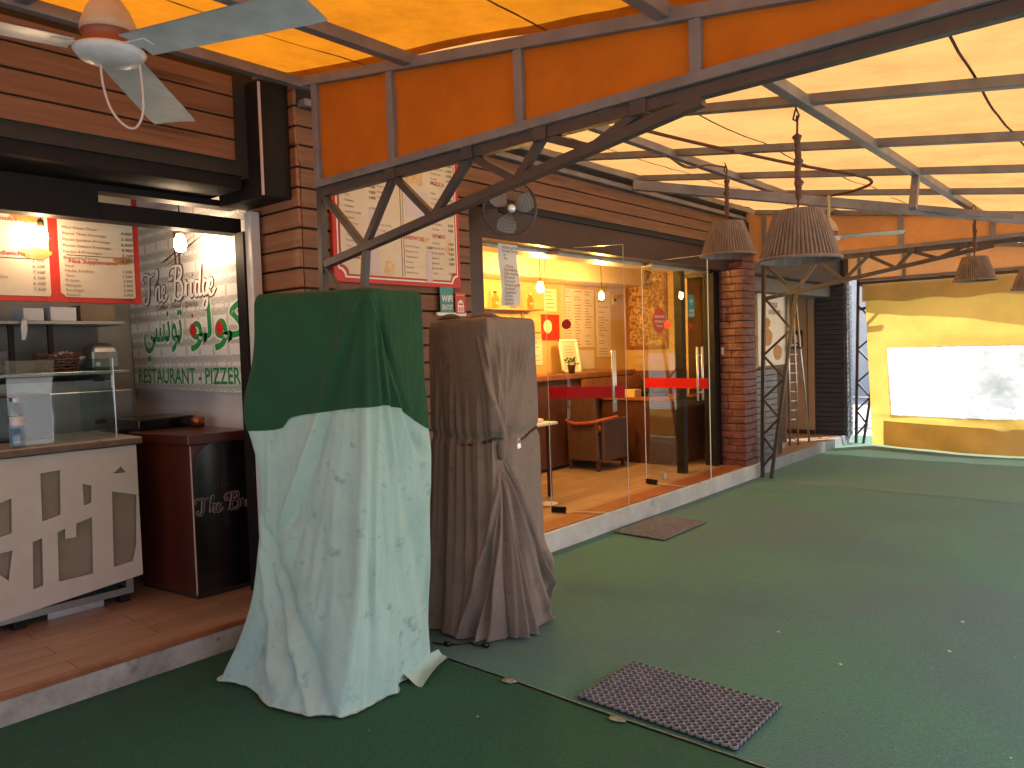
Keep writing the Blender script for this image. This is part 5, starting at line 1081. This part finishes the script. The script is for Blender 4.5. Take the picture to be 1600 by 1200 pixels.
b = MB(); b.tube(catmull([(-2.74, 4.95, 2.98), (-2.70, 5.05, 2.93), (-2.66, 5.2, 2.91), (-2.6, 5.35, 2.94), (-2.54, 5.52, 2.94)], 7), .007, 6).tube(catmull([(-2.74, 4.97, 2.98), (-2.68, 5.12, 2.90), (-2.63, 5.3, 2.92)], 7), .005, 6)
tag(b.build('drooping_cable', m_rope, smooth=True), 'brown electric cable drooping from the rafter to the lamp near the brick pillar', 'cable')

# ------------------------------------------------------------ fans
def ceiling_fan(loc, a0, L_, zt, lab, droop=0):
    T = thing('ceiling_fan', loc, lab, 'ceiling fan', 'white three blade ceiling fans'); x, y, z = loc
    MB().lathe([(.012, -.030), (.045, -.028), (.085, -.014), (.098, .004), (.095, .010)], loc, 36).build('motor_plate', m_fanw, T, smooth=True)
    MB().lathe([(.085, .010), (.072, .024), (.070, .050), (.078, .056)], loc, 30).build('motor_ring', m_fanrim, T, smooth=True)
    MB().lathe([(.078, .056), (.074, .085), (.058, .125), (.034, .16), (.018, .185)], loc, 30).build('motor_cover', m_fano, T, smooth=True)
    MB().tube([(x, y, z + .18), (x, y, zt)], .013, 10).build('down_rod', m_fano, T, smooth=True)
    for k in range(3):
        a = a0 + k * 2 * math.pi / 3; d = Vector((math.cos(a), math.sin(a), 0)); s_ = Vector((-d.y, d.x, -.10)).normalized(); c = Vector(loc) + Vector((0, 0, .012))
        b = MB(); n = 10; up = []
        for i in range(n + 1):
            t_ = i / n; w_ = (.062 + .016 * t_) * (1 if i < n else .95); up.append((c + d * (.10 + (L_ - .10) * t_), w_, -.0 * t_))
        P = [[p + s_ * w_ * e + Vector((0, 0, .004 * (1 - e * e) - droop * (i / n) ** 2)) for e in (-1, -.5, 0, .5, 1)] for i, (p, w_, q) in enumerate(up)]
        b.grid(P); b.grid([[Vector(v) - Vector((0, 0, .003)) for v in r_[::-1]] for r_ in P]); b.build('fan_blade', m_fanw, T, smooth=True)
        MB().obox(c + d * .06 - s_ * .02 + Vector((0, 0, -.002)), d * .09, s_ * .04, (0, 0, .005)).build('blade_bracket', m_fanw, T)
    return T
F1 = (-2.345, .959, 2.50)
T = ceiling_fan(F1, math.atan2(1.204 - .959, -1.683 + 2.345), .70, 3.0, 'white ceiling fan nearest the camera with three grey white blades')
b = MB(); s0 = Vector(F1); text(b, "CMC", s0 + Vector((-.028, -.075, .075)), (.8, .6, 0), (0, 0, 1), .04, w=.062, off=.01, dz=.0)
b.v = [tuple(s0 + Vector((.0765 * math.cos(a), .0765 * math.sin(a), v[2] - s0.z))) for v in b.v for a in [(-.62 * math.pi + ((Vector(v) - s0).dot(Vector((.8, .6, 0)))) / .075)]]
b.build('maker_lettering', m_ink, T)
rv = Vector((.757, .653, 0)); s1 = Vector(F1)
b = MB().tube(catmull([s1 + rv * a + Vector((0, 0, c)) for a, c in ((-.03, -.02), (-.025, -.09), (-.005, -.16), (.03, -.205), (.062, -.215), (.085, -.18), (.09, -.12), (.085, -.03))], 7), .0035, 6)
b.build('pull_wire', m_pink, T, smooth=True)
ceiling_fan((-2.26, 7.0, 2.50), R(20), .60, 2.88, 'small white ceiling fan far back behind the cane lamps')
# wall fan with cage
T = thing('wall_fan', (-3.55, 4.17, 2.62), 'grey caged wall fan mounted on the pine fascia above the entrance', 'wall fan')
nf = Vector((.80, -.52, -.22)).normalized(); qm = nf.to_track_quat('Z', 'Y').to_matrix(); cF = Vector((-3.55, 4.15, 2.61)); m_cage = M('cage_grey', (.11, .10, .11), rough=.4, metal=.4)
b = MB()
for k, r_ in enumerate((.03, .055, .08, .105, .13, .155, .178, .197)):
    zf = .035 * (1 - (r_ / .2) ** 2)
    for sg in ((1, -1) if r_ > .15 else (1,)): b.tube([cF + qm @ Vector((r_ * math.cos(a), r_ * math.sin(a), sg * (zf + .012))) for a in [2 * math.pi * i / 40 for i in range(40)]], .0016 if r_ < .19 else .005, 4, True)
for i in range(36):
    a = 2 * math.pi * i / 36
    for sg in (1, -1): b.tube([cF + qm @ Vector((r_ * math.cos(a + r_), r_ * math.sin(a + r_), sg * (.035 * (1 - (r_ / .2) ** 2) + .010))) for r_ in (.03, .09, .15, .197)], .0014, 4)
b.build('fan_cage', m_cage, T, smooth=True)
for k in range(3):
    b = MB(); a = R(20 + k * 120); P = []
    for i in range(9):
        t_ = i / 8; r_ = .03 + .145 * t_; w_ = .75 * math.sin(.5 + 2.1 * t_) + .1
        P.append([cF + qm @ Vector((r_ * math.cos(a + w_ * e), r_ * math.sin(a + w_ * e), .022 * e)) for e in (-.7, -.35, 0, .35, .7)])
    b.grid(P); b.build('fan_blade', M('blade_grey', (.26, .25, .26), rough=.4) if k == 0 else bpy.data.materials['blade_grey'], T, smooth=True)
MB().lathe([(.032, .0), (.034, .04), (.02, .055)], cF, 20, qm).build('fan_hub', m_chrome, T, smooth=True)
MB().lathe([(.055, -.03), (.06, -.06), (.05, -.12), (.02, -.13)], cF, 20, qm).tube([cF + qm @ Vector((0, 0, -.1)), (-3.72, 4.24, 2.62), (-3.745, 4.26, 2.74)], .015, 8).build('fan_motor', m_black, T, smooth=True)
